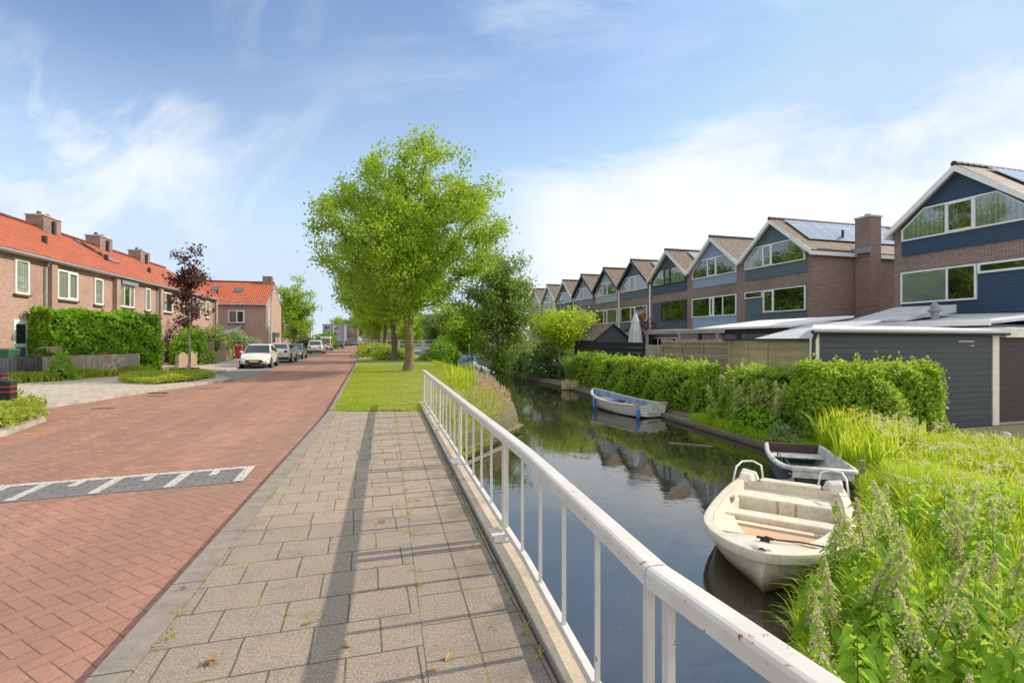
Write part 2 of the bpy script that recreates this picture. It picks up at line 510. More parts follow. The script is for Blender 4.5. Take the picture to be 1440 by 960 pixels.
# ---- ground
def herring(g, u, v, cell, joint):
    """0..1 joint mask and a random value per brick for a herringbone of 2:1 bricks"""
    a = g.m('DIVIDE', u, cell); b = g.m('DIVIDE', v, cell)
    i = g.m('FLOOR', a); j = g.m('FLOOR', b)
    fx = g.m('SUBTRACT', a, i); fy = g.m('SUBTRACT', b, j)
    mm = g.m('FLOORED_MODULO', g.m('SUBTRACT', i, j), 4.0)
    hor = g.m('LESS_THAN', mm, 1.5)
    second = g.m('COMPARE', mm, 1.0, .1)     # right half of a lying brick
    top = g.m('COMPARE', mm, 2.0, .1)        # top half of a standing brick
    lu = g.m('ADD', fx, second); lv = fy
    su = g.m('ADD', fy, top); sv = fx
    def pick(x, y): return g.m('ADD', g.m('MULTIPLY', hor, x), g.m('MULTIPLY', g.m('SUBTRACT', 1.0, hor), y))
    L = pick(lu, su); S = pick(lv, sv)
    e = g.m('MINIMUM', g.m('MINIMUM', L, g.m('SUBTRACT', 2.0, L)), g.m('MINIMUM', S, g.m('SUBTRACT', 1.0, S)))
    bi = g.m('SUBTRACT', i, g.m('MULTIPLY', hor, second)); bj = g.m('SUBTRACT', j, g.m('MULTIPLY', g.m('SUBTRACT', 1.0, hor), top))
    wn = g.n('ShaderNodeTexWhiteNoise', noise_dimensions='2D'); g.put(wn.inputs['Vector'], g.comb(bi, bj))
    longj = g.m('MINIMUM', S, g.m('SUBTRACT', 1.0, S))
    return e, wn.outputs[0], hor, longj
def rot(g, p, deg):
    x, y, _ = g.sep(p)[:3]
    c, s = math.cos(R(deg)), math.sin(R(deg))
    return g.m('ADD', g.m('MULTIPLY', x, c), g.m('MULTIPLY', y, s)), g.m('SUBTRACT', g.m('MULTIPLY', y, c), g.m('MULTIPLY', x, s))
def road_fn(g):
    p = g.pos()
    u, v = rot(g, p, -30)
    e, rnd, hor, lj = herring(g, u, v, .107, .05)
    wob = g.noise(p, 2.2, 3)
    jm = g.m('SUBTRACT', 1.0, g.step(e, .012, g.m('MULTIPLY_ADD', wob, .07, .02)))
    c = g.ramp(rnd, [(0, (.225, .095, .055)), (.5, (.29, .128, .076)), (1, (.35, .165, .10))])
    x, y, _ = g.sep(p)[:3]
    near = g.m('SUBTRACT', 1.0, g.step(g.m('SUBTRACT', y, g.m('MULTIPLY', x, .37)), 7.3, 7.5))
    c = g.mix(g.m('MULTIPLY', near, .45), c, (.335, .15, .112))
    big = g.noise(p, .35, 6, .6); mid = g.noise(p, 3.0, 5, .6); fine = g.noise(p, 80.0, 4, .8)
    c = g.mix(g.m('MULTIPLY', g.step(big, .42, .7), .30), c, (.36, .24, .19))
    c = g.mix(g.m('MULTIPLY', g.step(mid, .45, .72), .34), c, (.23, .145, .11))
    c = g.mix(g.m('MULTIPLY', g.step(fine, .42, .66), .38), c, (.46, .29, .20))
    c = g.mix(g.m('MULTIPLY', g.m('SUBTRACT', 1.0, g.step(fine, .34, .46)), .4), c, (.12, .07, .05))
    ua, va = rot(g, p, 15.6)
    lane = g.noise(g.comb(g.m('MULTIPLY', ua, 1.1), g.m('MULTIPLY', va, .06)), 1.0, 5, .6)
    c = g.mix(g.m('MULTIPLY', g.step(lane, .40, .62), .50), c, (.185, .105, .075))
    oil = g.step(g.noise(p, 1.7, 6, .7), .62, .74)
    c = g.mix(g.m('MULTIPLY', oil, .35), c, (.14, .09, .07))
    deep = g.m('MULTIPLY', jm, g.m('MULTIPLY_ADD', g.m('MULTIPLY', hor, .55), 1.0, .38))
    c = g.mix(g.m('MULTIPLY', deep, .92), c, (.085, .062, .048))
    hgt = g.m('ADD', g.m('MULTIPLY', g.m('SUBTRACT', 1.0, jm), 1.0), g.m('MULTIPLY', fine, .15))
    return g.bsdf(c, .86, normal=g.bump(hgt, .7, .006))
mat('road_bricks', road_fn)
def slabs_fn(g):
    p = g.pos()
    u, v = rot(g, p, 16)
    um, vm_ = rot(g, p, 13.8)
    wobx = g.m('MULTIPLY', g.m('SUBTRACT', g.noise(p, 5.0, 3), .5), .012)
    u2 = g.m('ADD', u, wobx); v2 = g.m('ADD', v, wobx)
    near_c, near_f = g.brick(g.comb(g.m('ADD', u2, .1), v2), (.0, .0, .0), (1, 1, 1), (.5, .5, .5), .375, .36, .006)
    far_c, far_f = g.brick(g.comb(g.m('ADD', u2, .3), v2), (.0, .0, .0), (1, 1, 1), (.5, .5, .5), .375, .36, .0055)
    col_c, col_f = g.brick(g.comb(g.m('SUBTRACT', um, .20), g.m('ADD', v2, .16)), (.0, .0, .0), (1, 1, 1), (.5, .5, .5), .30, .36, .006, 0.0)
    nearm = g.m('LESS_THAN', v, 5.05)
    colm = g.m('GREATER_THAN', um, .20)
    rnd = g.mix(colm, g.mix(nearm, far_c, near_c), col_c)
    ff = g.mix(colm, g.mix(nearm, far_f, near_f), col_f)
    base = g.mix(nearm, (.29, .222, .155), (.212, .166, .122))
    base = g.mix(g.m('MULTIPLY', rnd, .5), base, (.19, .16, .125))
    big = g.noise(p, .9, 6, .62); mid = g.noise(p, 5.5, 6, .68); fine = g.noise(p, 75.0, 4, .8); spot = g.noise(p, 22.0, 4, .7)
    base = g.mix(g.m('MULTIPLY', g.step(big, .42, .68), .35), base, (.29, .235, .172))
    base = g.mix(g.m('MULTIPLY', g.step(mid, .46, .68), .58), base, (.16, .135, .105))
    base = g.mix(g.m('MULTIPLY', g.step(spot, .52, .68), .5), base, (.12, .10, .08))
    base = g.mix(g.m('MULTIPLY', g.step(fine, .47, .62), .55), base, (.43, .37, .30))
    base = g.mix(g.m('MULTIPLY', g.m('SUBTRACT', 1.0, g.step(fine, .34, .48)), .55), base, (.10, .08, .062))
    worn = g.noise(p, 1.8, 6, .72)
    base = g.mix(g.m('MULTIPLY', g.step(worn, .52, .66), .45), base, (.135, .108, .08))
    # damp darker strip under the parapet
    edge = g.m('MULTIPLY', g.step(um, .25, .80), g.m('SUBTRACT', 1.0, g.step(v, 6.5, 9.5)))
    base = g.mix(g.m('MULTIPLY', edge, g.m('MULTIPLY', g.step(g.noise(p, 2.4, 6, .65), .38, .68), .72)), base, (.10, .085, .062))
    moss = g.m('MULTIPLY', ff, g.step(g.noise(p, 2.6, 4, .6), .50, .66))
    jc = g.mix(moss, (.075, .062, .046), (.16, .17, .035))
    base = g.mix(g.m('MULTIPLY', ff, .92), base, jc)
    hgt = g.m('ADD', g.m('SUBTRACT', 1.0, ff), g.m('MULTIPLY', fine, .18))
    return g.bsdf(base, .9, normal=g.bump(hgt, .7, .008))
mat('path_slabs', slabs_fn)
def concrete_kerb(g):
    p = g.pos(); u, v = rot(g, p, 13.5)
    ln = g.m('LESS_THAN', g.m('FRACT', g.m('DIVIDE', v, 1.0)), .012)
    mid = g.noise(p, 6.0, 6, .68); fine = g.noise(p, 120.0, 3, .75)
    c = g.mix(g.step(mid, .35, .7), (.23, .195, .155), (.155, .132, .105))
    c = g.mix(g.m('MULTIPLY', g.step(fine, .45, .7), .45), c, (.40, .36, .31))
    c = g.mix(ln, c, (.06, .05, .04))
    return g.bsdf(c, .9, normal=g.bump(fine, .5, .004))
mat('kerb_concrete', concrete_kerb)
def parapet_fn(g):
    p = g.pos()
    mid = g.noise(p, 3.5, 6, .7); fine = g.noise(p, 60.0, 4, .75); z = g.sep(p)[2]
    c = g.mix(g.step(mid, .33, .7), (.56, .47, .345), (.40, .335, .245))
    c = g.mix(g.m('MULTIPLY', g.step(fine, .5, .68), .5), c, (.20, .17, .13))
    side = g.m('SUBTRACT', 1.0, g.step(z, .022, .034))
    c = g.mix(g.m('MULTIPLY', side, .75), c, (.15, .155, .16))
    return g.bsdf(c, .92, normal=g.bump(g.m('ADD', fine, mid), .6, .006))
mat('parapet_concrete', parapet_fn)
def rail_fn(g):
    p = g.pos()
    n = g.noise(p, 4.0, 5, .6); chips = g.noise(p, 21.0, 4, .6, .6); area = g.noise(p, 3.1, 2)
    c = g.mix(g.step(n, .3, .7), (.50, .475, .425), (.58, .56, .515))
    rust = g.m('MULTIPLY', g.step(chips, .65, .68), g.step(area, .46, .54))
    c = g.mix(rust, c, (.27, .085, .03))
    grime = g.step(g.noise(p, 11.0, 5, .7), .56, .74)
    c = g.mix(g.m('MULTIPLY', grime, .35), c, (.47, .43, .36))
    return g.bsdf(c, g.m('MULTIPLY_ADD', rust, .4, .42), normal=g.bump(g.m('SUBTRACT', n, g.m('MULTIPLY', rust, .5)), .2, .004))
mat('rail_paint', rail_fn)
def marking(col):
    def fn(g):
        p = g.pos(); u, v = rot(g, p, 20.6)
        c0, f = g.brick(g.comb(u, v), col, tuple(k * .8 for k in col), tuple(k * .3 for k in col), .21, .105, .007)
        w = g.step(g.noise(p, 9.0, 5, .7), .42, .7)
        c = g.mix(g.m('MULTIPLY', w, .35), c0, tuple(k * .6 + .06 for k in col))
        return g.bsdf(c, .85, normal=g.bump(g.m('SUBTRACT', 1.0, f), .5, .005))
    return fn
mat('white_pavers', marking((.50, .47, .42)))
mat('dark_pavers', marking((.165, .152, .145)))
def pave_fn(g):
    p = g.pos(); u, v = rot(g, p, 14)
    c, f = g.brick(g.comb(u, v), (.44, .375, .295), (.35, .30, .235), (.19, .16, .12), .3, .3, .01, 0.5)
    c = g.mix(g.m('MULTIPLY', g.step(g.noise(p, .7, 6, .65), .4, .7), .4), c, (.30, .265, .22))
    return g.bsdf(c, .9, normal=g.bump(g.m('SUBTRACT', 1.0, f), .4, .005))
mat('pavement_tiles', pave_fn)
def bay_fn(g):
    p = g.pos(); u, v = rot(g, p, 15.5)
    c, f = g.brick(g.comb(u, v), (.23, .215, .20), (.17, .16, .15), (.08, .075, .07), .21, .105, .008)
    c = g.mix(g.m('MULTIPLY', g.step(g.noise(p, .8, 6, .65), .42, .7), .4), c, (.27, .24, .21))
    return g.bsdf(c, .9)
mat('bay_pavers', bay_fn)
def soil_fn(c1, c2, c3):
    def fn(g):
        p = g.pos()
        a = g.noise(p, .45, 6, .65); b = g.noise(p, 7.0, 6, .7); f = g.noise(p, 45.0, 4, .7)
        c = g.mix(g.step(a, .35, .65), c1, c2)
        c = g.mix(g.m('MULTIPLY', g.step(b, .45, .7), .6), c, c3)
        return g.bsdf(c, .95, normal=g.bump(g.m('ADD', b, f), .8, .05))
    return fn
mat('lawn_ground', soil_fn((.19, .25, .025), (.28, .26, .06), (.13, .18, .02)))
mat('bank_soil', soil_fn((.075, .085, .03), (.11, .10, .045), (.05, .045, .025)))
mat('land_soil', soil_fn((.13, .15, .05), (.17, .15, .09), (.09, .10, .04)))
def water_fn(g):
    p = g.pos()
    r = g.noise(p, 1.6, 3, .55); r2 = g.noise(p, 7.0, 3, .6)
    vo = g.vor(p, 15.0)
    fl = g.noise(p, 1.1, 4, .6)
    x, y, _ = g.sep(p)[:3]
    fleck = g.m('MULTIPLY', g.m('LESS_THAN', vo, .075), g.step(g.m('ADD', fl, g.m('MULTIPLY', g.step(y, 5, 11), .12)), .46, .60))
    c = g.mix(g.step(g.noise(p, .5, 4), .35, .65), (.022, .020, .012), (.030, .027, .016))
    c = g.mix(fleck, c, (.22, .21, .11))
    rp = g.m('MULTIPLY', g.noise(p, 16.0, 3, .6), g.m('MULTIPLY', g.step(g.noise(p, .55, 3), .52, .66), .35))
    nrm = g.bump(g.m('ADD', g.m('ADD', r, rp), g.m('MULTIPLY', r2, .22)), .06, .05)
    return g.bsdf(c, g.m('MULTIPLY_ADD', fleck, .5, .015), normal=nrm, ior=2.5)
mat('canal_water', water_fn)

# ---- leaves
def leaf_fn(c1, c2, trans=.35, tr_col=None, clump=.9):
    tc = tr_col or tuple(min(1, k * 1.5) for k in c2)
    def fn(g):
        isl = g.island(); p = g.pos()
        cl = g.noise(p, clump, 3, .55)
        f = g.m('MULTIPLY_ADD', isl, .6, g.m('MULTIPLY', g.step(cl, .35, .66), .4))
        c = g.mix(f, c1, c2)
        pb = g.bsdf(c, .5, spec=.22)
        t = g.n('ShaderNodeBsdfTranslucent'); g.put(t.inputs[0], g.mix(f, tuple(k * .75 for k in tc), tc))
        mx = g.n('ShaderNodeMixShader'); g.put(mx.inputs[0], trans); g.put(mx.inputs[1], pb); g.put(mx.inputs[2], t.outputs[0])
        return mx.outputs[0]
    return fn
mat('maple_leaf', leaf_fn((0.105, 0.235, 0.017), (0.295, 0.450, 0.038), .45, (0.555, 0.710, 0.048)))
mat('hedge_leaf', leaf_fn((0.102, 0.245, 0.015), (0.273, 0.467, 0.033), .42, (0.455, 0.689, 0.048)))
mat('privet_leaf', leaf_fn((0.125, 0.245, 0.019), (0.341, 0.467, 0.048), .42, (0.546, 0.713, 0.067)))
mat('dark_leaf', leaf_fn((0.039, 0.109, 0.019), (0.101, 0.192, 0.033), .3))
mat('olive_leaf', leaf_fn((0.112, 0.192, 0.028), (0.246, 0.346, 0.062), .4))
mat('lime_leaf', leaf_fn((0.224, 0.380, 0.017), (0.422, 0.583, 0.033), .45, (0.661, 0.742, 0.048)))
mat('plum_leaf', leaf_fn((.05, .022, .02), (.11, .05, .04), .25, (.18, .07, .05)))
mat('grey_leaf', leaf_fn((0.157, 0.218, 0.081), (0.302, 0.384, 0.162), .35))
mat('bed_leaf', leaf_fn((0.185, 0.266, 0.024), (0.396, 0.456, 0.048), .4, (0.555, 0.608, 0.067)))
mat('tall_grass', leaf_fn((0.211, 0.380, 0.017), (0.450, 0.634, 0.043), .5, (0.687, 0.742, 0.048), .5))
mat('lawn_blade', leaf_fn((0.198, 0.317, 0.014), (0.422, 0.494, 0.033), .4, (0.555, 0.608, 0.038), .4))
mat('nettle_leaf', leaf_fn((0.106, 0.241, 0.017), (0.264, 0.456, 0.038), .45, (0.529, 0.735, 0.048), 1.5))
mat('seed_tan', leaf_fn((.56, .51, .27), (.74, .69, .42), .4, (.74, .68, .38)))
mat('seed_pink', leaf_fn((.42, .29, .18), (.60, .45, .30), .3, (.6, .45, .3)))
mat('dry_leaf', leaf_fn((.24, .13, .05), (.38, .23, .10), .15))
mat('flower_white', plain((.75, .73, .66), .7))
mat('flower_yellow', plain((.75, .55, .03), .6))
def bark_fn(c1, c2, moss):
    def fn(g):
        p = g.coord('Object'); x, y, z = g.sep(p)[:3]
        n = g.noise(g.comb(x, y, g.m('MULTIPLY', z, .3)), 14.0, 6, .7)
        c = g.mix(g.step(n, .32, .68), c1, c2)
        if moss:
            c = g.mix(g.m('MULTIPLY', g.step(g.noise(p, 2.2, 5, .6), .36, .62), moss), c, (.24, .19, .03))
        return g.bsdf(c, .9, normal=g.bump(n, .8, .03))
    return fn
mat('bark', bark_fn((.17, .13, .09), (.10, .075, .05), .0))
mat('mossy_bark', bark_fn((.19, .15, .09), (.10, .08, .05), .65))
mat('pale_bark', bark_fn((.30, .27, .22), (.19, .165, .13), 0))
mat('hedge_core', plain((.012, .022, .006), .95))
mat('stem_green', plain((.10, .15, .03), .7))
M = MATS
# ------------------------------------------------------------------ lie of the land
def interp(tab):
    ys = [a for a, _ in tab]; xs = [b for _, b in tab]
    return lambda y: float(np.interp(y, ys, xs))
def rail_x(y):
    if y < 1.77: return 0.504 - 0.370 * (y - 1.77)
    if y < 3.69: return 0.102 - 0.209 * (y - 3.69)
    return 0.102 - 0.248 * (y - 3.69)
def para_in(y): return (0.82 - 0.2385 * y) / 0.971 if y > 1.6 else 0.4515 - 0.330 * (y - 1.6)
def kerb_x(y): return -2.14 - 0.232 * (y - 2.57) if y < 12 else -4.33 - 0.279 * (y - 12)
left_edge = interp([(-8, -8.4), (9.5, -9.4), (11.2, -10.2), (12.6, -11.6), (13.4, -12.1), (14.5, -12.1), (18.3, -12.4), (21.7, -12.1), (24.6, -12.85), (400, kerb_x(400) - 5.0)])
bank_l = interp([(9.3, -1.35), (10.5, -1.25), (11.8, -1.1), (12.7, -.64), (15.1, .2), (18, .1), (22, -.5), (28.5, -1.6), (38, -4), (51, -7.2), (70, -12.6), (95, -19), (150, -34), (400, -103)])
bank_r = interp([(-8, 4.2), (0, 1.42), (2.5, 1.6), (3.8, 2.15), (4.6, 2.52), (5.0, 2.92), (5.6, 3.75), (6.2, 4.35), (7.6, 5.2), (8.5, 5.75), (10, 6.4), (11, 6.45), (13.5, 6.0), (14.75, 5.73), (22, 4.28), (27.3, 3.2), (34.6, 1.1), (41.2, -.57), (51, -2.6), (70, -7.5), (95, -13.5), (150, -28), (400, -97)])
WZ, LZ, RZ = -0.95, -0.13, -0.75
def strip(ys, fns, zs, flip=False):
    """sheet through the lines x = fns[k](y) at height zs[k]"""
    mb = MB(); rings = [[(f(y), y, z) for f, z in zip(fns, zs)] for y in ys]
    mb.loft(rings, closed=False, cap=False)
    return mb
yl = [-8, 0, 1.6, 1.77, 3, 5, 7, 9.3, 10.5, 11.8, 12.7, 14, 15.1, 16.5, 18, 20, 22, 25, 28.5, 33, 38, 45, 51, 60, 70, 82, 95, 120, 150, 220, 400]
edge = lambda y: rail_x(y) + .05 if y < 9.3 else bank_l(y)
strip(yl, [lambda y: -2500, lambda y: -60, lambda y: kerb_x(y) - .1, lambda y: min(para_in(y), edge(y) - .12) if y < 12.2 else edge(y) - 1.9, lambda y: edge(y) - .05, lambda y: edge(y)],
      [LZ, LZ, LZ, LZ, -.5, -1.8]).build('ground', M['land_soil'], kind='structure')
yr = [-8, 0, 2.5, 3.8, 4.6, 5, 5.6, 6.2, 7.6, 8.5, 10, 11, 12, 13.5, 14.75, 18, 22, 27.3, 34.6, 41.2, 51, 60, 70, 82, 95, 120, 150, 220, 400]
strip(yr, [lambda y: bank_r(y), lambda y: bank_r(y) + .03, lambda y: bank_r(y) + .5, lambda y: bank_r(y) + 1.6, lambda y: 60 + bank_r(y), lambda y: 2500],
      [-1.8, -.93, -.84, RZ, RZ, RZ]).build('bank_ground', M['bank_soil'], kind='structure')
MB().add([(-2500, 400, -.14), (2500, 400, -.14), (2500, 4000, -.14), (-2500, 4000, -.14)], [(0, 1, 2, 3)]).build('far_ground', M['land_soil'], kind='structure')
wm = MB(); wm.add([(-150, -8, WZ), (12, -8, WZ), (12, 400, WZ), (-150, 400, WZ)], [(0, 1, 2, 3)])
wm.build('canal_water', M['canal_water'], kind='structure')
# lawn strip with its bank
ly = [y for y in yl if y >= 12.7] ; ly = [12.25] + ly
strip(ly, [lambda y: kerb_x(y) + .14, lambda y: (kerb_x(y) + edge(y)) / 2, lambda y: edge(y) - 1.7, lambda y: edge(y) - .7, lambda y: edge(y) - .05, lambda y: edge(y) + .015],
      [.0, .03, .0, -.25, -.82, -1.7]).build('lawn', M['lawn_ground'], kind='structure')
by = [9.3, 10, 10.5, 11.2, 11.8, 12.25]
strip(by, [lambda y: rail_x(y) + .02, lambda y: max(edge(y) - .3, rail_x(y) + .04), lambda y: edge(y) + .01, lambda y: edge(y) + .03], [-.15, -.45, -.85, -1.7]).build('lawn_bank', M['lawn_ground'], kind='structure')
mat('pavement_kerb', plain((.34, .30, .25), .9, var=.2, sc=3))
# road, bay, pavement
ry = [-8, 0, 2.57, 5, 9.5, 11.2, 12.01, 12.6, 13.4, 14.5, 18.3, 21.7, 24.6, 40, 80, 150, 400]
strip(ry, [lambda y: left_edge(y), lambda y: kerb_x(y)], [-.08, -.08]).build('road', M['road_bricks'], kind='structure')
bay = interp([(22.5, 0), (26, 2.1), (400, 2.1)])
strip([22.5, 24.6, 26, 40, 80, 150, 400], [lambda y: left_edge(y) - bay(y), lambda y: left_edge(y) - .003], [-.075, -.075]).build('parking_bay', M['bay_pavers'], kind='structure')
py_ = [8.5, 9.5, 11.2, 12.6, 13.4, 14.5, 18.3, 21.7, 22.5, 24.6, 26, 40, 80, 150, 300]
strip(py_, [lambda y: -70, lambda y: left_edge(y) - bay(y) - .14, lambda y: left_edge(y) - bay(y) - .139], [.02, .02, -.12]).build('pavement', M['pavement_tiles'], kind='structure')
strip(py_, [lambda y: left_edge(y) - bay(y) - .142, lambda y: left_edge(y) - bay(y) - .002, lambda y: left_edge(y) - bay(y)], [.024, .024, -.12]).build('pavement_kerb', M['pavement_kerb'], kind='structure')
# footpath on the bridge: slabs, road kerb, parapet
fy = [-8, 0, 1.6, 2.57, 4, 6, 8, 10, 12.25]
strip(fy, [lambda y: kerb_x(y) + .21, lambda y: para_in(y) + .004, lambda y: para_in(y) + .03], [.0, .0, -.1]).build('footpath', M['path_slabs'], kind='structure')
strip(fy, [lambda y: kerb_x(y), lambda y: kerb_x(y) + .012, lambda y: kerb_x(y) + .206, lambda y: kerb_x(y) + .207], [-.12, .006, .010, -.05]).build('footpath_kerb', M['kerb_concrete'], kind='structure')
strip([12.25] + [y for y in yl if y > 12.7], [lambda y: kerb_x(y), lambda y: kerb_x(y) + .012, lambda y: kerb_x(y) + .136, lambda y: kerb_x(y) + .137], [-.12, .012, .016, -.05]).build('lawn_kerb', M['kerb_concrete'], kind='structure')
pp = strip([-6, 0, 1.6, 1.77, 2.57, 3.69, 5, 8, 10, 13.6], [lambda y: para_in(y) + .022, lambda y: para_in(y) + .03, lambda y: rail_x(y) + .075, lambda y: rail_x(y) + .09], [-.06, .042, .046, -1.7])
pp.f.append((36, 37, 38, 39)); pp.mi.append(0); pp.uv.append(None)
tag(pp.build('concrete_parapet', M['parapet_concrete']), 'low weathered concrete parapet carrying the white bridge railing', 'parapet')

# traffic-calming stripe
A0 = Vector((-3.62, 7.24)); e_ = Vector((-.936, -.352)); f_ = Vector((.27, -.963))
def patch(mb, a0, a1, b0, b1, z):
    q = [A0 + e_ * a + f_ * b for a, b in ((a0, b0), (a1, b0), (a1, b1), (a0, b1))]
    mb.add([(p.x, p.y, z) for p in q], [(3, 2, 1, 0)])
m1 = MB(); patch(m1, 0, 8.6, 0.115, .86, -.076); m1.build('road_band', M['dark_pavers'], kind='structure')
m2 = MB(); patch(m2, 0, 8.6, 0, .115, -.072)
for k in range(11):
    patch(m2, k * .75, k * .75 + .115, .115, .80, -.072)
    patch(m2, k * .75 + .40, k * .75 + .50, .115, .36, -.072)
m2.build('road_marking', M['white_pavers'], kind='structure')

# ------------------------------------------------------------------ bridge railing
rail = thing('bridge_railing', 'long white metal railing with rust spots along the footpath', 'railing', (0, 0, 0))
def RP(y, z): return Vector((rail_x(y), y, z))
def path_between(y0, y1):
    return [y0] + [k for k in (1.77, 3.69) if y0 < k < y1] + [y1]
joints = [-1.0, 1.775, 4.34, 6.96, 9.55, 11.5, 13.4]
for a, b in zip(joints[:-1], joints[1:]):
    ys = path_between(a, b)
    rings = []
    for i, y in enumerate(ys):
        yy = min(max(y, a + .003), b - .003)
        d = (RP(ys[min(i + 1, len(ys) - 1)], 0) - RP(ys[max(i - 1, 0)], 0)).normalized()
        s_ = d.cross(Vector((0, 0, 1)))
        c = RP(yy, 0)
        prof = [(-.045, .852), (-.045, .902), (-.039, .915), (-.027, .92), (.027, .92), (.039, .915), (.045, .902), (.045, .852)]
        rings.append([c + s_ * u + Vector((0, 0, z)) for u, z in prof])
    MB().loft(rings).build('handrail', M['rail_paint'], rail)
    MB().loft([[RP(min(max(y, a + .06), b - .06), 0) + Vector((u, 0, z)) for u, z in ((-.022, .095), (.022, .095), (.022, .145), (-.022, .145))] for y in ys]).build('bottom_rail', M['rail_paint'], rail, bevel=.004)
    n = 4 if b - a > 2 else (2 if b < 12 else 2)
    for yp in (a + .06, b - .06):
        p = RP(yp, 0)
        MB().box(-.013, .013, -.034, .034, .06, .86, M=Matrix.Translation(p)).build('post', M['rail_paint'], rail, bevel=.003)
    for k in range(1, n + 1):
        y = a + .06 + (b - a - .12) * k / (n + 1)
        p = RP(y, 0)
        MB().box(-.011, .011, -.015, .015, .14, .86, M=Matrix.Translation(p)).build('baluster', M['rail_paint'], rail)
for j in joints:
    p = RP(j, 0)
    MB().box(-.12, .055, -.15, .15, .0465, .066, M=Matrix.Translation(p) @ Matrix.Rotation(R(13), 4, 'Z')).build('base_plate', M['rail_paint'], rail, bevel=.004)

# dry leaves lying on the path
for i, (x, y) in enumerate([(300, 930), (268, 829), (540, 735), (432, 876), (476, 905), (600, 940), (641, 922), (505, 838), (545, 672), (378, 727), (580, 650)]):
    c = at(x, y, .0)
    n = 3 if i in (0, 1, 2) else 1
    pts = np.array([(c.x + random.uniform(-.05, .05), c.y + random.uniform(-.03, .03), .012 + .008 * k) for k in range(n)])
    V, Fc = leaves(pts, .055, .6, up=2.0)
    tag(raw_mesh('dry_leaf', V, Fc, M['dry_leaf']), 'dry brown leaf lying on the grey footpath slabs', 'leaf', 'dry leaves on the footpath')
# weeds growing in slab joints: one mass
wb = []
for _ in range(150):
    y = random.uniform(2.6, 12.0); x0 = kerb_x(y) + .22; x1 = para_in(y)
    x = random.choice([x0 + random.uniform(0, .05), x1 - random.uniform(.0, .04), x1 - .62 + random.uniform(-.02, .02), random.uniform(x0, x1)])
    for _ in range(5): wb.append((x + random.gauss(0, .02), y + random.gauss(0, .03), 0))
V, Fc = blades(np.array(wb), RNG.uniform(.012, .035, len(wb)), .008, .8)
raw_mesh('joint_weeds', V, Fc, M['bed_leaf'], kind='stuff')

# ------------------------------------------------------------------ quay and planks
qy = [12.4, 13.5, 14.75, 18, 22, 27.3, 34.6, 41.2, 50]
q = thing('quay_edge', 'weathered timber quay edge along the hedges on the far canal bank', 'quay')
qb = MB(); qb.loft([[(bank_r(y) + u, y, z) for u, z in ((-.06, -.80), (.20, -.80), (.20, -.90), (-.06, -.90))] for y in qy]); qb.build('capping_board', M['quay_wood'], q)
qb = MB(); qb.loft([[(bank_r(y) + u, y, z) for u, z in ((-.03, -.905), (.02, -.905), (.02, -1.6), (-.03, -1.6))] for y in qy]); qb.build('sheet_board', M['quay_wood'], q)
qb = MB(); qb.loft([[(bank_r(y) + u, y, z) for u, z in ((.24, -.735), (.62, -.725), (.62, -.9), (.24, -.9))] for y in qy]); qb.build('walkway_board', M['quay_wood'], q)
pk = MB(); pk.bar((-1.15, 11.75, -.80), (.24, 15.15, -.80), .20, .05)
tag(pk.build('bank_plank', M['quay_wood']), 'bleached timber plank edging the bulging grassy bank', 'plank')
pk = MB(); pk.bar((-1.1, 10.4, -.90), (-.2, 12.6, -.92), .10, .05)
tag(pk.build('bank_plank', M['quay_wood']), 'thin lower plank lying at the waterline by the railing', 'plank')
# ------------------------------------------------------------------ houses
def inset(poly, d):
    n = len(poly); out = []
    for i in range(n):
        p0, p1, p2 = Vector(poly[i - 1]), Vector(poly[i]), Vector(poly[(i + 1) % n])
        a = (p1 - p0).normalized(); b = (p2 - p1).normalized()
        na = Vector((-a.y, a.x)); nb = Vector((-b.y, b.x))
        bis = (na + nb); k = bis.dot(na)
        out.append(tuple(p1 + bis * (d / max(k, .2))))
    return out
def clip_x(poly, x0, x1):
    def half(P, x, keep):
        o = []
        for i in range(len(P)):
            a, b = P[i], P[(i + 1) % len(P)]
            ia, ib = keep(a[0]), keep(b[0])
            if ia: o.append(a)
            if ia != ib:
                t = (x - a[0]) / (b[0] - a[0]); o.append((x, a[1] + t * (b[1] - a[1])))
        return o
    return half(half(poly, x0, lambda v: v >= x0 - 1e-6), x1, lambda v: v <= x1 + 1e-6)

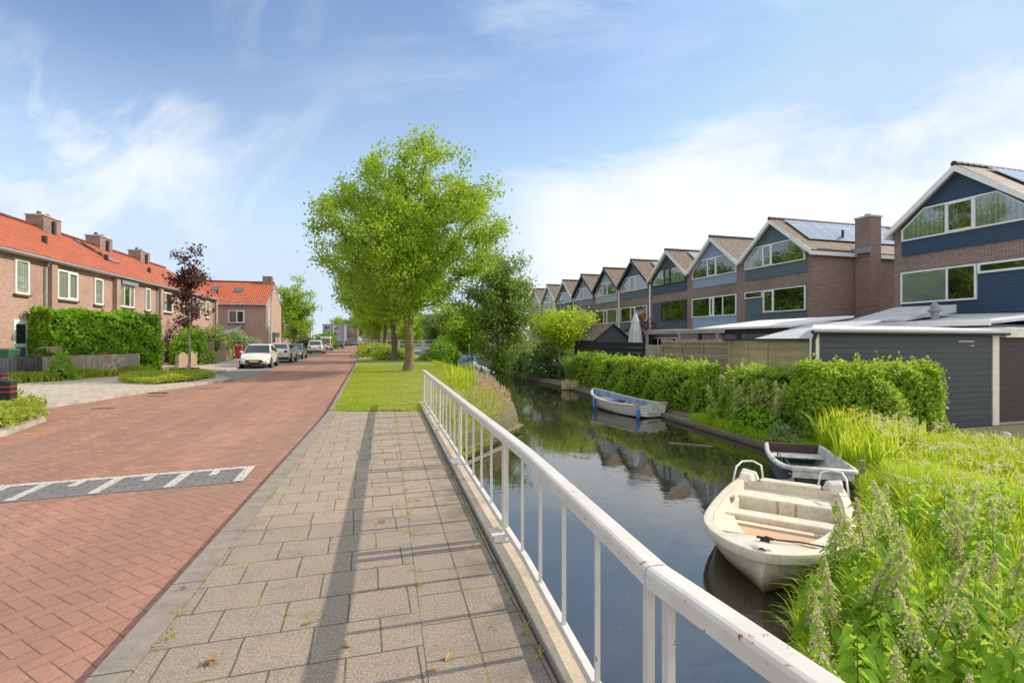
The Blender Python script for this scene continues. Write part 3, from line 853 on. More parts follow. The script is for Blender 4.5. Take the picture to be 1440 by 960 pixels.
def window(parent, poly, y, splits=(), fm='white_paint', fills=None, sill=False, ft=.055, sash=(), yb=None):
    """poly counter-clockwise in (x, z), the face of the wall at y, looking along +y"""
    fr = MB(); n = len(poly); inn = inset(poly, ft)
    y0, y1 = y - .075, y + .02
    for i in range(n):
        j = (i + 1) % n
        vs = [(poly[i][0], y0, poly[i][1]), (poly[j][0], y0, poly[j][1]), (inn[j][0], y0, inn[j][1]), (inn[i][0], y0, inn[i][1])]
        vs += [(a, y1, c) for a, _, c in vs]
        fr.add(vs, [(0, 1, 2, 3), (4, 7, 6, 5), (0, 4, 5, 1), (1, 5, 6, 2), (2, 6, 7, 3), (3, 7, 4, 0)])
    xs = sorted(splits)
    for x in xs:
        c = clip_x(inn, x - .035, x + .035)
        if len(c) >= 3: fr.prism(c, y0 + .004, y1 - .004)
    bays = list(zip([min(p[0] for p in inn)] + xs, xs + [max(p[0] for p in inn)]))
    for k in sash:
        c = clip_x(inn, bays[k][0] + (.035 if k else 0), bays[k][1] - (.035 if k < len(bays) - 1 else 0))
        ci = inset(c, .05)
        for i in range(len(c)):
            j = (i + 1) % len(c)
            vs = [(c[i][0], y0 - .018, c[i][1]), (c[j][0], y0 - .018, c[j][1]), (ci[j][0], y0 - .018, ci[j][1]), (ci[i][0], y0 - .018, ci[i][1])]
            vs += [(a, y0 + .03, d) for a, _, d in vs]
            fr.add(vs, [(0, 1, 2, 3), (4, 7, 6, 5), (0, 4, 5, 1), (1, 5, 6, 2), (2, 6, 7, 3), (3, 7, 4, 0)])
    w = fr.build('window', M[fm], parent)
    pm = MB(); pm.add([(a, y - .045, c) for a, c in inn], [tuple(range(n))]); pm.build('pane', M['window_glass'], w)
    fills = fills or ['room'] * len(bays)
    groups = {}
    for (a, b), f in zip(bays, fills):
        groups.setdefault(f, []).append(clip_x(inn, a, b))
    names = {'room': ('dark_interior', 'dark_room'), 'curtain': ('curtain', 'curtain'), 'blind': ('blind', 'blind')}
    for f, ps in groups.items():
        mm = MB()
        for p in ps:
            if len(p) >= 3: mm.add([(a, y - .006, c) for a, c in p], [tuple(range(len(p)))])
        mm.build(names[f][0], M[names[f][1]], w)
    if sill:
        x0, x1 = min(p[0] for p in poly), max(p[0] for p in poly); z0 = min(p[1] for p in poly)
        MB().box(x0 - .06, x1 + .06, y - .13, y + .02, z0 - .09, z0 - .003).build('sill', M['sill_tile'], w)
    return w
mat('sill_tile', plain((.13, .075, .06), .7))

def rect(x0, x1, z0, z1): return [(x0, z0), (x1, z0), (x1, z1), (x0, z1)]

def roof_slope(parent, p0, p1, p2, p3, th, m, name='roof'):
    """p0-p1 eave, p3-p2 ridge, uv in metres; solid slab of thickness th"""
    p0, p1, p2, p3 = map(Vector, (p0, p1, p2, p3))
    nrm = (p1 - p0).cross(p3 - p0).normalized()
    if nrm.z < 0: nrm = -nrm
    L = (p1 - p0).length; S = (p3 - p0).length
    top = [p0, p1, p2, p3]; bot = [p - nrm * th for p in top]
    mb = MB()
    flat = [(0, 0)] * 4
    up = (p1 - p0).cross(p3 - p0).z > 0
    f0 = (0, 1, 2, 3) if up else (3, 2, 1, 0)
    uv0 = [(0, 0), (L, 0), (L, S), (0, S)]
    if not up: uv0 = uv0[::-1]
    fs = [f0, (7, 6, 5, 4) if up else (4, 5, 6, 7), (0, 4, 5, 1), (1, 5, 6, 2), (2, 6, 7, 3), (3, 7, 4, 0)]
    mb.add(top + bot, fs, uv=[uv0, flat, [(0, 0), (0, th), (L, th), (L, 0)], flat, flat, flat])
    return mb.build(name, m, parent)

# ---- brown brick row on the canal. local x = towards the camera, y = into the house, z up from the bank
TH = 16.4
row_dir = Vector((-math.sin(R(TH)), math.cos(R(TH)), 0)); row_in = Vector((math.cos(R(TH)), math.sin(R(TH)), 0))
ROT_R = math.atan2(-row_dir.y, -row_dir.x)
def row_pt(s, t, z=0): return row_dir * s + row_in * t + Vector((0, 0, z))
TF = 22.85
W_, DEP = 5.26, 9.5
APEX, EAVE = 9.40, 7.30
SLOPE = (APEX - EAVE) / (W_ / 2)
def roof_z(x): return APEX - abs(x) * SLOPE
def gable_house(s, label, side='slate', trim='white_paint', frame='white_paint', lower='band', fills=('curtain', 'room', 'room'), solar=False, splits=(-.55, .35), verge_side=0, lfills=('room', 'room', 'room'), sash=1, pipe=False, scale_fill=None, detail=True, sash_l=True):
    o = thing('terraced_house', label, 'house', row_pt(s, TF, RZ), ROT_R, 'gabled brick houses along the canal')
    h = W_ / 2
    wl = MB(); wl.prism([(-h, -1), (h, -1), (h, EAVE - .1), (0, APEX - .1), (-h, EAVE - .1)], 0, DEP)
    wl.build('wall', M['brown_brick'], o)
    sm = M['siding_' + side]
    b = h - .36
    # gable siding and band below the top window
    MB().prism([(-b, 6.10), (b, 6.10), (b, roof_z(b) - .2), (0, APEX - .2), (-b, roof_z(b) - .2)], -.05, .003).build('siding', sm, o)
    top = roof_z(0) - .2
    zt = 8.02
    def xs_at(z, d): return (APEX - d - z) / SLOPE
    dd = .34
    poly = [(-b + .04, 6.75), (b - .04, 6.75), (b - .04, roof_z(b) - dd), (xs_at(zt, dd), zt), (-xs_at(zt, dd), zt), (-b + .04, roof_z(b) - dd)]
    window(o, poly, -.05, splits, frame, list(fills), ft=.06, sash=(sash,))
    if lower == 'band':
        MB().prism(rect(-b, b, 2.2, 5.42), -.05, .003).build('siding', sm, o)
        window(o, rect(-b + .03, b - .03, 4.05, 5.36), -.05, (-.3, .1, 1.0) if len(lfills) == 4 else (-.45, .3), frame, list(lfills), ft=.055, sash=(1,))
    elif lower == 'grey':
        MB().prism(rect(-b, b, 2.2, 5.42), -.05, .003).build('siding', sm, o)
        window(o, rect(-.75, b - .02, 4.05, 5.38), -.05, (.05,), frame, ['room', 'room'], ft=.06, sash=(0,))
        window(o, rect(-b + .02, -.80, 4.98, 5.38), -.05, (), frame, ['room'], ft=.06)
    elif lower == 'blue':
        MB().prism(rect(-b, b, 2.2, 5.42), -.05, .003).build('siding', sm, o)
        window(o, rect(-b, .62, 4.02, 5.40), -.05, (-.42,), frame, ['blind', 'room'], ft=.07)
        window(o, rect(.66, b + .02, 5.0, 5.40), -.05, (), frame, ['room'], ft=.08)
    else:
        MB().prism(rect(-b, -.95, 2.2, 5.42), -.05, .003).build('siding', sm, o)
        MB().prism(rect(-.95, b, 2.2, 3.95), -.05, .003).build('siding', sm, o)
        window(o, rect(-.95, b, 3.98, 5.42), -.05, (-.15,), frame, ['room', 'room'], ft=.06, sash=(0,))
    # roof: ridge runs into the house
    ov, ex = .34, .02 
    for sg in (-1, 1):
        xe = sg * (h - (.02 if verge_side != sg else -.16)); ze = roof_z(xe) + .03
        a, c = ((xe, -ov, ze), (xe, DEP, ze)); d_, e2 = ((0.0, DEP, APEX + .03), (0.0, -ov, APEX + .03))
        r = roof_slope(o, a, c, d_, e2, .09, M['brown_tiles'])
        if solar and sg in solar[0]:
            y0, y1, t0, t1 = solar[1:]
            def on(t, y): return Vector((xe * (1 - t), y, ze + (APEX + .03 - ze) * t)) + Vector((sg * .05, 0, .09))
            roof_slope(r, on(t0, y0), on(t0, y1), on(t1, y1), on(t1, y0), .035, M['solar_glass'], 'solar_panel')
        # white or dark verge board under the front edge of the tiles
        vb = MB()
        vb.add([(xe + sg * .03, -ov - .025, ze - .02), (0, -ov - .025, APEX + .005), (0, -ov - .025, APEX - .26), (xe + sg * .03, -ov - .025, ze - .27)] +
               [(xe + sg * .03, -ov + .01, ze - .02), (0, -ov + .01, APEX + .005), (0, -ov + .01, APEX - .26), (xe + sg * .03, -ov + .01, ze - .27)],
               [(0, 1, 2, 3), (7, 6, 5, 4), (0, 4, 5, 1), (1, 5, 6, 2), (2, 6, 7, 3), (3, 7, 4, 0)])
        vb.build('verge_board', M[trim], o)
        MB().add([(xe, -ov + .012, ze - .125), (xe, -.04, ze - .125), (0, -.04, APEX - .1), (0, -ov + .012, APEX - .1)], [(0, 1, 2, 3)]).build('soffit', M[trim], o)
        if verge_side == sg:
            MB().box(xe - .02, xe + .04, -ov, DEP, ze - .28, ze - .07).build('fascia', M['white_paint'], o)
    rt = MB()
    for k in range(int((DEP + ov) / .34)):
        y0 = -ov - .03 + k * .34
        rt.tube([(0, y0, APEX + .02), (0, y0 + .36, APEX + .045)], [.12, .10], 8)
    rt.build('ridge_tiles', M['brown_tiles'], o)
    if pipe:
        MB().tube([(-h + .12, -.14, 7.0), (-h + .12, -.14, 1.0)], .06, 8).build('downpipe', M['white_paint'], o)
    MB().tube([(h * .62, 3.2, roof_z(h * .62)), (h * .62, 3.2, roof_z(h * .62) + .55)], .07, 8).build('vent_pipe', M['dark_trim'], o)
    return o
S0 = 24.07
gable_house(14.5, 'dark navy clad gable house nearest on the right, its top windows open', 'navy', lower='blue', fills=('curtain', 'room', 'curtain'), splits=(-.45, .55), solar=((-1, 1), 1.2, 6.0, .35, .92), verge_side=-1)
gable_house(S0, 'green grey clad end house with side brick wall and big solar roof', 'dark_green_grey', lower='grey', fills=('curtain', 'room', 'room'), splits=(-.75, -.1), solar=((1,), .5, 8.2, .30, .93), verge_side=1)
specs = [
    ('light blue grey clad gable house with white frames and full glazed band', 'blue_grey', 'white_paint', 'white_paint', 'band', ('room', 'room', 'room'), False, ('room', 'curtain', 'room', 'room'), False),
    ('dark slate clad gable house with black frames and panels on its roof', 'slate_navy', 'cream_paint', 'dark_trim', 'left', ('curtain', 'room', 'curtain'), ((1,), 1.5, 7.0, .3, .9), (), True),
    ('slate clad gable house behind the folded parasol', 'slate', 'dark_trim', 'cream_paint', 'band', ('curtain', 'room', 'curtain'), ((1,), 1.5, 6.5, .35, .9), ('room', 'room', 'room'), True),
    ('gable house with a pale panel under its dark verge, above the black shed', 'pale_green', 'dark_trim', 'white_paint', 'band', ('room', 'room', 'room'), False, ('room', 'room', 'curtain'), False),
    ('gable house with brown verge and grey panels behind the light green tree', 'mid_grey', 'dark_trim', 'cream_paint', 'band', ('room', 'room', 'room'), ((1,), 1.5, 6.5, .35, .9), ('room', 'room', 'room'), True),
    ('small grey gable house with white verge, third from the far end', 'slate', 'white_paint', 'white_paint', 'band', ('curtain', 'room', 'room'), False, ('room', 'room', 'room'), False),
    ('pale gable house with one solar panel, second from the far end', 'pale_grey', 'white_paint', 'white_paint', 'band', ('curtain', 'room', 'curtain'), ((1,), 1.5, 6.0, .35, .9), ('room', 'room', 'room'), False),
    ('white clad gable house at the far end of the canal row', 'pale_grey', 'white_paint', 'white_paint', 'band', ('room', 'curtain', 'room'), False, ('room', 'room', 'room'), False)]
for k, (lb, sd_, tr_, fr_, lo_, fi_, so_, lf_, pi_) in enumerate(specs):
    gable_house(S0 + (k + 1) * W_, lb, sd_, tr_, fr_, lo_, fi_, so_, lfills=lf_, pipe=pi_)
# chimney stack on the end wall of the grey house
ch = thing('chimney_stack', 'tall brown brick chimney standing between the navy and green grey houses', 'chimney', row_pt(S0 - W_ / 2 - .46, 26.1, RZ), ROT_R)
MB().box(-.42, .42, -.40, .40, -1, 8.95).build('shaft', M['brown_brick'], ch)
MB().box(-.46, .46, -.44, .44, 8.952, 9.05).build('cap', M['concrete'], ch)
MB().box(-.10, .10, -.12, .12, 9.052, 9.2).build('flue', M['lead'], ch)
MB().box(-.55, .52, -.62, -.42, 7.05, 7.35).build('flashing', M['lead'], ch)

# ---- orange roofed terrace across the road. local x = away from the camera, y = into the house
ROT_L = math.atan2(.9715, -.237)
HL, RIDGE_D, RIDGE_Z, EAVE_L = 6.2, 4.2, 8.4, 5.8
def street_house(k, label, wins, door=False, tower=True, roof_vent=True, loc=None, rz=None, length=HL, awning=False, pipe=True, skylight=None, wallm='pink_brick'):
    base = Vector((-22, 22, 0)) + Vector((-.237, .9715, 0)) * k if loc is None else Vector(loc)
    o = thing('terraced_house', label, 'house', base, ROT_L if rz is None else rz, 'orange roofed brick houses across the road')
    L = length; D2 = RIDGE_D * 2
    wl = MB(); 
    vs = [(0, 0), (0, D2)]
    M90 = Matrix(((0, 1, 0, 0), (1, 0, 0, 0), (0, 0, 1, 0), (0, 0, 0, 1)))
    pent = [(0, -.2), (D2, -.2), (D2, EAVE_L - .05), (RIDGE_D, RIDGE_Z - .12), (0, EAVE_L - .05)]
    wl.add([(0, y, z) for y, z in pent] + [(L, y, z) for y, z in pent], [(0, 1, 2, 3, 4)[::-1], (5, 6, 7, 8, 9)] + [(i, (i + 1) % 5, (i + 1) % 5 + 5, i + 5) for i in range(5)])
    wl.build('wall', M[wallm], o)
    ov = .3; dz = (RIDGE_Z - EAVE_L) / RIDGE_D
    r = roof_slope(o, (-.02, -ov, EAVE_L - ov * dz + .08), (L + .02, -ov, EAVE_L - ov * dz + .08), (L + .02, RIDGE_D, RIDGE_Z + .08), (-.02, RIDGE_D, RIDGE_Z + .08), .08, M['orange_tiles'])
    roof_slope(o, (-.02, D2 + ov, EAVE_L - ov * dz + .08), (L + .02, D2 + ov, EAVE_L - ov * dz + .08), (L + .02, RIDGE_D, RIDGE_Z + .08), (-.02, RIDGE_D, RIDGE_Z + .08), .08, M['orange_tiles'])
    rt = MB()
    for i in range(int(L / .36)):
        rt.tube([(i * .36, RIDGE_D, RIDGE_Z + .06), (i * .36 + .38, RIDGE_D, RIDGE_Z + .10)], [.14, .12], 8)
    rt.build('ridge_tiles', M['orange_tiles'], o)
    gz = EAVE_L - ov * dz - .04
    MB().tube([(-.02, -ov - .06, gz), (L + .02, -ov - .06, gz)], .075, 8).build('gutter', M['zinc'], o)
    MB().box(-.02, L + .02, -ov + .02, -.002, gz - .04, gz + .02).build('soffit', M['cream_paint'], o)
    if tower:
        MB().box(L - .22, L + .22, -.24, -.002, -.2, EAVE_L - .18).build('pilaster', M[wallm], o)
    if pipe:
        MB().tube([(L - .40, -ov, gz), (L - .40, -.1, gz - .4), (L - .40, -.1, 0)], .05, 8).build('downpipe', M['zinc'], o)
    for w in wins:
        window(o, rect(w[0], w[1], w[2], w[3]), -.002, w[4], 'white_paint', w[5], sill=True, ft=.09, sash=w[6] if len(w) > 6 else ())
    if door:
        d_ = MB(); d_.box(.9, 1.98, -.05, .0, .25, 2.72); dd_ = d_.build('door', M['white_paint'], o, bevel=.006)
        MB().box(1.02, 1.62, -.062, -.052, 1.55, 2.55).build('pane', M['window_glass'], dd_)
        MB().box(1.02, 1.62, -.06, -.052, .38, 1.38).build('panel', M['siding_slate'], dd_)
        MB().tube([(1.72, -.06, 1.45), (1.72, -.10, 1.45), (1.62, -.10, 1.45)], .014, 6).build('handle', M['chrome'], dd_)
    if roof_vent:
        t = .42; MB().box(L * .42, L * .42 + .16, RIDGE_D * t - .2, RIDGE_D * t, EAVE_L + dz * RIDGE_D * t - .1, EAVE_L + dz * RIDGE_D * t + .38).build('roof_vent', M['dark_trim'], o)
    c = thing_part = MB(); c.box(.2, 1.9, RIDGE_D - .45, RIDGE_D + .45, RIDGE_Z - .7, RIDGE_Z + .72)
    cc = c.build('chimney', M['brown_brick'], o)
    MB().box(.14, 1.96, RIDGE_D - .51, RIDGE_D + .51, RIDGE_Z + .722, RIDGE_Z + .80).build('cap', M['concrete'], cc)
    for xp in (.6, 1.4): MB().lathe([(.11, 0), (.12, .2), (.10, .24)], 10, (xp, RIDGE_D, RIDGE_Z + .802)).build('chimney_pot', M['sill_tile'], cc)
    MB().tube([(1.05, RIDGE_D - .55, RIDGE_Z - .5), (1.05, RIDGE_D - .55, RIDGE_Z + .55)], .10, 8).build('flue_pipe', M['dark_trim'], cc)
    if skylight:
        for (x0, x1, t0, t1) in skylight:
            def on(x, t): return Vector((x, -ov + (RIDGE_D + ov) * t, EAVE_L - ov * dz + .08 + (RIDGE_D + ov) * t * dz)) + Vector((0, -.03, .06))
            roof_slope(r, on(x0, t0), on(x1, t0), on(x1, t1), on(x0, t1), .06, M['car_glass'], 'skylight')
    if awning:
        av = MB(); ri = []
        for i in range(9):
            u = i / 8; ri.append([(L * .30 + u * 4.2, -.06 - v * 2.6, 3.35 - v * .75 - .55 * math.sin(math.pi * u) * (1 - .3 * v)) for v in (0, .33, .66, 1)])
        av.loft(ri, closed=False, cap=False); av.build('shade_sail', M['lead'], o, smooth=True)
    return o
wA = lambda a, b, z0, z1, sp=(), f=('curtain',), s=(): (a, b, z0, z1, sp, list(f), s)
z0, z1 = 3.78, 5.28
street_house(-HL + 3.3, 'orange roofed brick house at the left edge with a white front door', [wA(3.72, 4.66, 3.78, 5.35)], door=False)
o = street_house(3.3, 'orange roofed brick house with wide and narrow upper windows behind the big hedge', [wA(.55, 2.3, z0, z1, (1.45,), ('curtain', 'curtain'), (1,)), wA(3.9, 4.8, 3.72, z1 - .05)], pipe=False)
street_house(3.3 + HL, 'orange roofed brick house with a closed roller box over its window', [wA(.5, 2.4, z0, z1 - .1, (1.1, 1.8), ('curtain', 'room', 'curtain')), wA(4.0, 4.75, 3.72, z1)], skylight=[(3.3, 4.2, .42, .92)])
street_house(3.3 + 2 * HL, 'orange roofed brick house partly behind the purple leaved tree', [wA(.5, 2.3, z0, z1, (1.1,), ('curtain', 'room')), wA(3.9, 4.6, 3.72, z1)], pipe=False)
street_house(3.3 + 3 * HL, 'last orange roofed brick house of the long terrace beside the shrubs', [wA(.5, 2.2, z0, z1, (1.3,), ('room', 'curtain')), wA(3.7, 4.6, 3.72, z1)])
# front door of the first house (seen above the fence)
for ob in [x for x in bpy.data.objects if x.get('label') == 'orange roofed brick house at the left edge with a white front door']:
    d_ = MB(); d_.box(3.68, 4.70, -.05, .0, .25, 2.62); dd_ = d_.build('door', M['white_paint'], ob, bevel=.006)
    MB().box(3.80, 4.40, -.062, -.052, 1.55, 2.42).build('pane', M['car_glass'], dd_)
    MB().box(3.80, 4.40, -.06, -.052, .38, 1.38).build('panel', M['siding_slate'], dd_)
    MB().tube([(4.52, -.06, 1.45), (4.52, -.10, 1.45), (4.42, -.10, 1.45)], .014, 6).build('handle', M['chrome'], dd_)
    MB().box(4.85, 4.98, -.06, .0, 1.7, 2.0).build('letter_box', M['dark_trim'], ob)
    MB().box(5.4, 5.5, -.12, .0, 2.2, 2.9).build('lantern', M['lead'], ob)
for ob in [x for x in bpy.data.objects if x.get('label') == 'orange roofed brick house with a closed roller box over its window']:
    MB().box(.4, 2.5, -.26, -.0, z1 - .09, z1 + .22).build('shutter_box', M['lead'], ob)
# the block that turns its front to the camera
street_house(0, 'orange roofed house turned towards the camera with a grey shade sail', [wA(5.6, 7.2, 3.55, 4.95, (6.4,), ('curtain', 'room'), (1,)), wA(1.6, 3.2, 3.55, 4.95, (2.4,), ('room', 'room'))],
             loc=(-36.3, 54.4, 0), rz=R(14), length=9.4, tower=False, awning=True, pipe=False, skylight=[(3.2, 3.9, .55, .75), (5.6, 6.4, .5, .7)])
_h = [x for x in bpy.data.objects if x.get('label', '').startswith('orange roofed house turned')][0]
MB().box(8.2, 9.2, RIDGE_D - .45, RIDGE_D + .45, RIDGE_Z - .7, RIDGE_Z + .8).build('chimney', M['brown_brick'], _h)
MB().box(9.403, 9.44, 3.0, 4.6, 0, 2.6).build('door', M['dark_trim'], _h)
MB().tube([(9.55, .5, 5.3), (9.55, .5, 0)], .06, 6).build('downpipe', M['white_paint'], _h)
# further houses along the road
for i, (k, lb) in enumerate([(0, 'far brick house with orange roof just beyond the roadside tree'), (7.0, 'far brick house with orange roof, middle of the distant terrace'), (14.0, 'far brick house with orange roof at the end of the distant terrace')]):
    b = Vector((-36.5, 76, 0)) + Vector((-.268, .963, 0)) * k
    street_house(0, lb, [wA(.7, 2.6, z0, z1, (1.6,), ('room', 'curtain')), wA(4.2, 5.3, 3.72, z1), wA(.7, 2.6, 1.0, 2.4, (1.6,), ('room', 'room'))], loc=b, rz=math.atan2(.963, -.268), length=7.0, wallm='warm_brick')
for i, (x, y, lb) in enumerate([(-47.5, 112, 'distant brick house with steep orange gable beyond the camper van'), (-56, 140, 'small distant orange roofed house near the flat block')]):
    street_house(0, lb, [wA(.7, 2.6, z0, z1, (1.6,), ('room', 'curtain')), wA(4.2, 5.3, 3.72, z1)], loc=(x, y, 0), rz=math.atan2(.963, -.268), length=7.0, wallm='warm_brick')
def flat_block(x, y, w, d_, h, rz, label, wm, floors, bay):
    o = thing('apartment_block', label, 'building', (x, y, 0), rz, 'flat roofed blocks at the end of the road')
    MB().box(0, w, 0, d_, -.2, h).build('wall', M[wm], o)
    MB().box(-.2, w + .2, -.2, d_ + .2, h + .003, h + .35).build('roof_edge', M['lead'], o)
    for fl in range(floors):
        zb = .9 + fl * (h - .3) / floors
        x0 = .6
        while x0 + bay * .7 < w:
            window(o, rect(x0, x0 + bay * .7, zb, zb + 1.5), -.002, (x0 + bay * .35,), 'white_paint', ['room', 'curtain'], ft=.1)
            x0 += bay
    return o
flat_block(-69.5, 188, 7.5, 14, 7.2, R(14), 'pale three storey flat block left of the far road end', 'siding_mid_grey', 3, 3.2)
flat_block(-66, 205, 4, 10, 7.5, R(14), 'brown brick block beside the pale flat block', 'brown_brick', 2, 2.4)
flat_block(-88, 300, 26, 14, 9.5, R(10), 'dark red brick block closing the far end of the road', 'brown_brick', 3, 4.2)
flat_block(-30, 150, 9, 10, 9.0, R(15), 'grey block glimpsed behind the trees across the far bridge', 'siding_mid_grey', 3, 3.0)
flat_block(-13.5, 105, 4.5, 8, 5.4, R(15), 'low brick building right of the far bridge', 'brown_brick', 2, 2.2)
# ------------------------------------------------------------------ trees
def skeleton(rng, H, fork, trunk_r, centre, radii, n_attr, seg=.55, shell=.5, wob=.22, zmin=None, lean=.0, stretch_low=0.0):
    """branches grown towards points spread through the crown: nodes, parents, radii, tips"""
    nodes = [np.array([0., 0, 0])]; par = [-1]
    nz = max(4, int(fork / .5))
    for i in range(1, nz + 1):
        z = fork * i / nz
        nodes.append(np.array([.05 * math.sin(z * 1.3) + lean * z, .05 * math.cos(z * 1.1), z])); par.append(len(nodes) - 2)
    ntr = len(nodes)
    top = centre + np.array([0, 0, radii[2] * .55])
    n2 = int((top[2] - fork) / seg)
    for i in range(1, n2 + 1):
        t = i / n2
        p = nodes[ntr - 1] * (1 - t) + top * t + np.array([.16 * math.sin(5 * t), .16 * math.cos(4 * t), 0]) * t
        nodes.append(p); par.append(len(nodes) - 2)
    ph = rng.uniform(0, 6.28, (6, 3)); fr = rng.uniform(1.5, 4.5, (6, 3))
    att = []
    while len(att) < n_attr:
        d = unit(rng.normal(size=3)); r = rng.uniform() ** shell
        lob = 1 + wob * float(np.mean(np.sin(fr @ d * 1.0 + ph[:, 0]))) * 2.2
        p = centre + d * np.array(radii) * r * lob
        if zmin is not None and p[2] < zmin: continue
        att.append(p)
    att.sort(key=lambda p: np.linalg.norm((p - nodes[ntr - 1]) * np.array([1, 1, .7])))
    tips = []; dep = [0] * len(nodes)
    for a in att:
        N = np.array(nodes)
        dv = a - N; dist = np.linalg.norm(dv, axis=1)
        pen = np.where(dv[:, 2] < 0, 1.5 * -dv[:, 2], 0) + np.array(dep) * .10
        pen[:ntr - 1] += 50
        k = int(np.argmin(dist + pen))
        L = dist[k]; m = max(1, int(L / seg)); cur = k
        b = N[k]
        for i in range(1, m + 1):
            t = i / m
            p = b * (1 - t) + a * t + np.array([0, 0, -.10 * L * math.sin(math.pi * t)]) + rng.normal(0, .035, 3) * (i < m)
            nodes.append(p); par.append(cur); dep.append(dep[cur] + 1); cur = len(nodes) - 1
        tips.append(cur)
    n = len(nodes); load = np.zeros(n)
    for t in tips: load[t] += 1
    for i in range(n - 1, 0, -1): load[par[i]] += load[i]
    rad = trunk_r * (np.maximum(load, .5) / load[0]) ** .46
    for i in range(ntr):
        z = nodes[i][2]; rad[i] = trunk_r * (1 - .22 * z / max(fork, .1)) * (1 + .45 * math.exp(-z / .25))
    return nodes, par, np.maximum(rad, .008), tips, ntr

def tree(name, label, loc, rz, seed, H, fork, trunk_r, centre, radii, n_attr, leaves_per, leaf, bark='bark', leafm='maple_leaf', sig=.36, group=None, shell=.5, wob=.22, zmin=None, up=.35, aspect=.62, seg=.55):
    rng = np.random.default_rng(seed)
    nodes, par, rad, tips, ntr = skeleton(rng, H, fork, trunk_r, np.array(centre, float), np.array(radii, float), n_attr, seg, shell, wob, zmin)
    o = thing(name, label, 'tree', loc, rz, group)
    mb = MB()
    mb.tube([nodes[i] for i in range(ntr)], [float(rad[i]) for i in range(ntr)], 12, cap=False)
    for i in range(ntr, len(nodes)):
        p = par[i]
        if rad[i] < .009 and len(nodes) > 1500 and rng.uniform() < .3: continue
        r0 = min(float(rad[p]), float(rad[i]) * 1.6); 
        mb.tube([nodes[p], nodes[i]], [r0, float(rad[i])], 6 if rad[i] > .04 else 4, cap=False)
    mb.build('trunk', M[bark], o, smooth=True)
    pts = []
    for t in tips:
        q = nodes[t]; p = nodes[par[t]]
        k = int(leaves_per * rng.uniform(.6, 1.4))
        s = rng.uniform(0, 1.15, k)[:, None]
        pts.append(p * (1 - s) + q * s + rng.normal(0, sig, (k, 3)) * np.array([1, 1, .8]))
    pts = np.concatenate(pts)
    V, Fc = leaves(pts, leaf, aspect, up, rng=rng, droop=.25)
    raw_mesh('crown', V, Fc, M[leafm], o)
    return o
ROW = 'street trees in a row on the lawn strip'
T1 = tree('street_tree', 'tall bright green tree with mossy trunk, nearest and biggest on the lawn', (-5.62, 27.8, -.03), 0, 5, 13.2, 3.3, .26,
     (.05, 0, 7.35), (5.15, 5.0, 4.75), 640, 110, .155, 'mossy_bark', 'maple_leaf', .27, ROW, .45, .25, 2.5)
def tree_copy(src, loc, rz, sc, label):
    return dup(src, loc, rz, label, sc)
T2 = tree('street_tree', 'second street tree with grey trunk close behind the mossy one', (-9.7, 42, -.03), 0, 9, 11, 4.0, .24, (-.2, 0, 7.4), (4.6, 4.6, 4.2), 330, 80, .24, 'bark', 'maple_leaf', .36, ROW, .45, .25, 3.2)
tree_copy(T2, (-14.9, 60, -.03), 1.9, 1.0, 'third street tree with pale brown trunk further along the lawn')
tree_copy(T2, (-20.2, 78, -.03), 4.0, .95, 'fourth street tree near the white bridge')
tree_copy(T1, (-27.2, 103, -.03), 2.6, .85, 'fifth street tree, beyond the white bridge')
tree_copy(T2, (-36, 132, -.03), .6, 1.0, 'farthest street tree of the lawn row')
# right bank
tree('bank_tree', 'dark olive green tree with dense crown on the far canal bank', (-1.0, 44, RZ), 0, 21, 10, 1.6, .20, (0, 0, 5.6), (3.0, 3.0, 4.9), 230, 95, .24, 'bark', 'olive_leaf', .42, None, .5, .22, .9)
tree('small_tree', 'small lime green tree with rounded crown above the hedge', (3.0, 33, RZ), 0, 22, 5, 1.5, .10, (0, 0, 3.35), (2.1, 2.1, 1.45), 110, 95, .17, 'pale_bark', 'lime_leaf', .26, None, .5, .2, 1.7, .7)
for i, (x, y, s, a, lb) in enumerate([(-13, 92, 8, 31, 'round dark tree right of the far bridge'), (-5.5, 68, 7, 32, 'bushy tree beside the canal behind the blue boat'), (-8.6, 84, 8.5, 33, 'tall leafy tree beside the low brick building'),
                                      (-24, 122, 9, 34, 'tree behind the far bridge railing'), (-17, 128, 8, 37, 'distant tree over the brick building')]):
    tree('bank_tree', lb, (x, y, -.7), 0, a, s, 1.2, .2, (0, 0, s * .55), (s * .42, s * .42, s * .46), 130, 90, .34, 'bark', ['olive_leaf', 'maple_leaf'][i % 2], .5, 'trees beyond the canal', .5, .25, .6, seg=.9)
# left side
tree('roadside_tree', 'slender green tree with two stems beside the parked cars', (-30.2, 71, 0), 0, 41, 9.5, 1.8, .17, (0, 0, 5.7), (2.5, 2.5, 4.2), 170, 75, .25, 'bark', 'maple_leaf', .36, None, .6, .22, 1.8, seg=.7)
tree('plum_tree', 'thin purple leaved young tree on the pavement before the orange roofs', (-17.75, 28.1, 0), 0, 43, 7.4, 2.4, .07, (0, 0, 4.7), (1.25, 1.25, 2.6), 62, 42, .17, 'pale_bark', 'plum_leaf', .16, None, .8, .3, 2.0, seg=.4)
for i, (x, y, h) in enumerate([(-72, 240, 14), (-82, 262, 12), (-98, 290, 15), (-60, 225, 10), (-108, 330, 16), (-48, 240, 12), (-62, 300, 13)]):
    tree('distant_tree', 'hazy green tree far off at the end of the road', (x, y, 0), i, 60 + i, h, 2, .3, (0, 0, h * .6), (h * .34, h * .34, h * .42), 60, 70, .75, 'bark', ['olive_leaf', 'dark_leaf', 'maple_leaf'][i % 3], .95, 'distant trees at the road end', .5, .25, 1, seg=1.5)

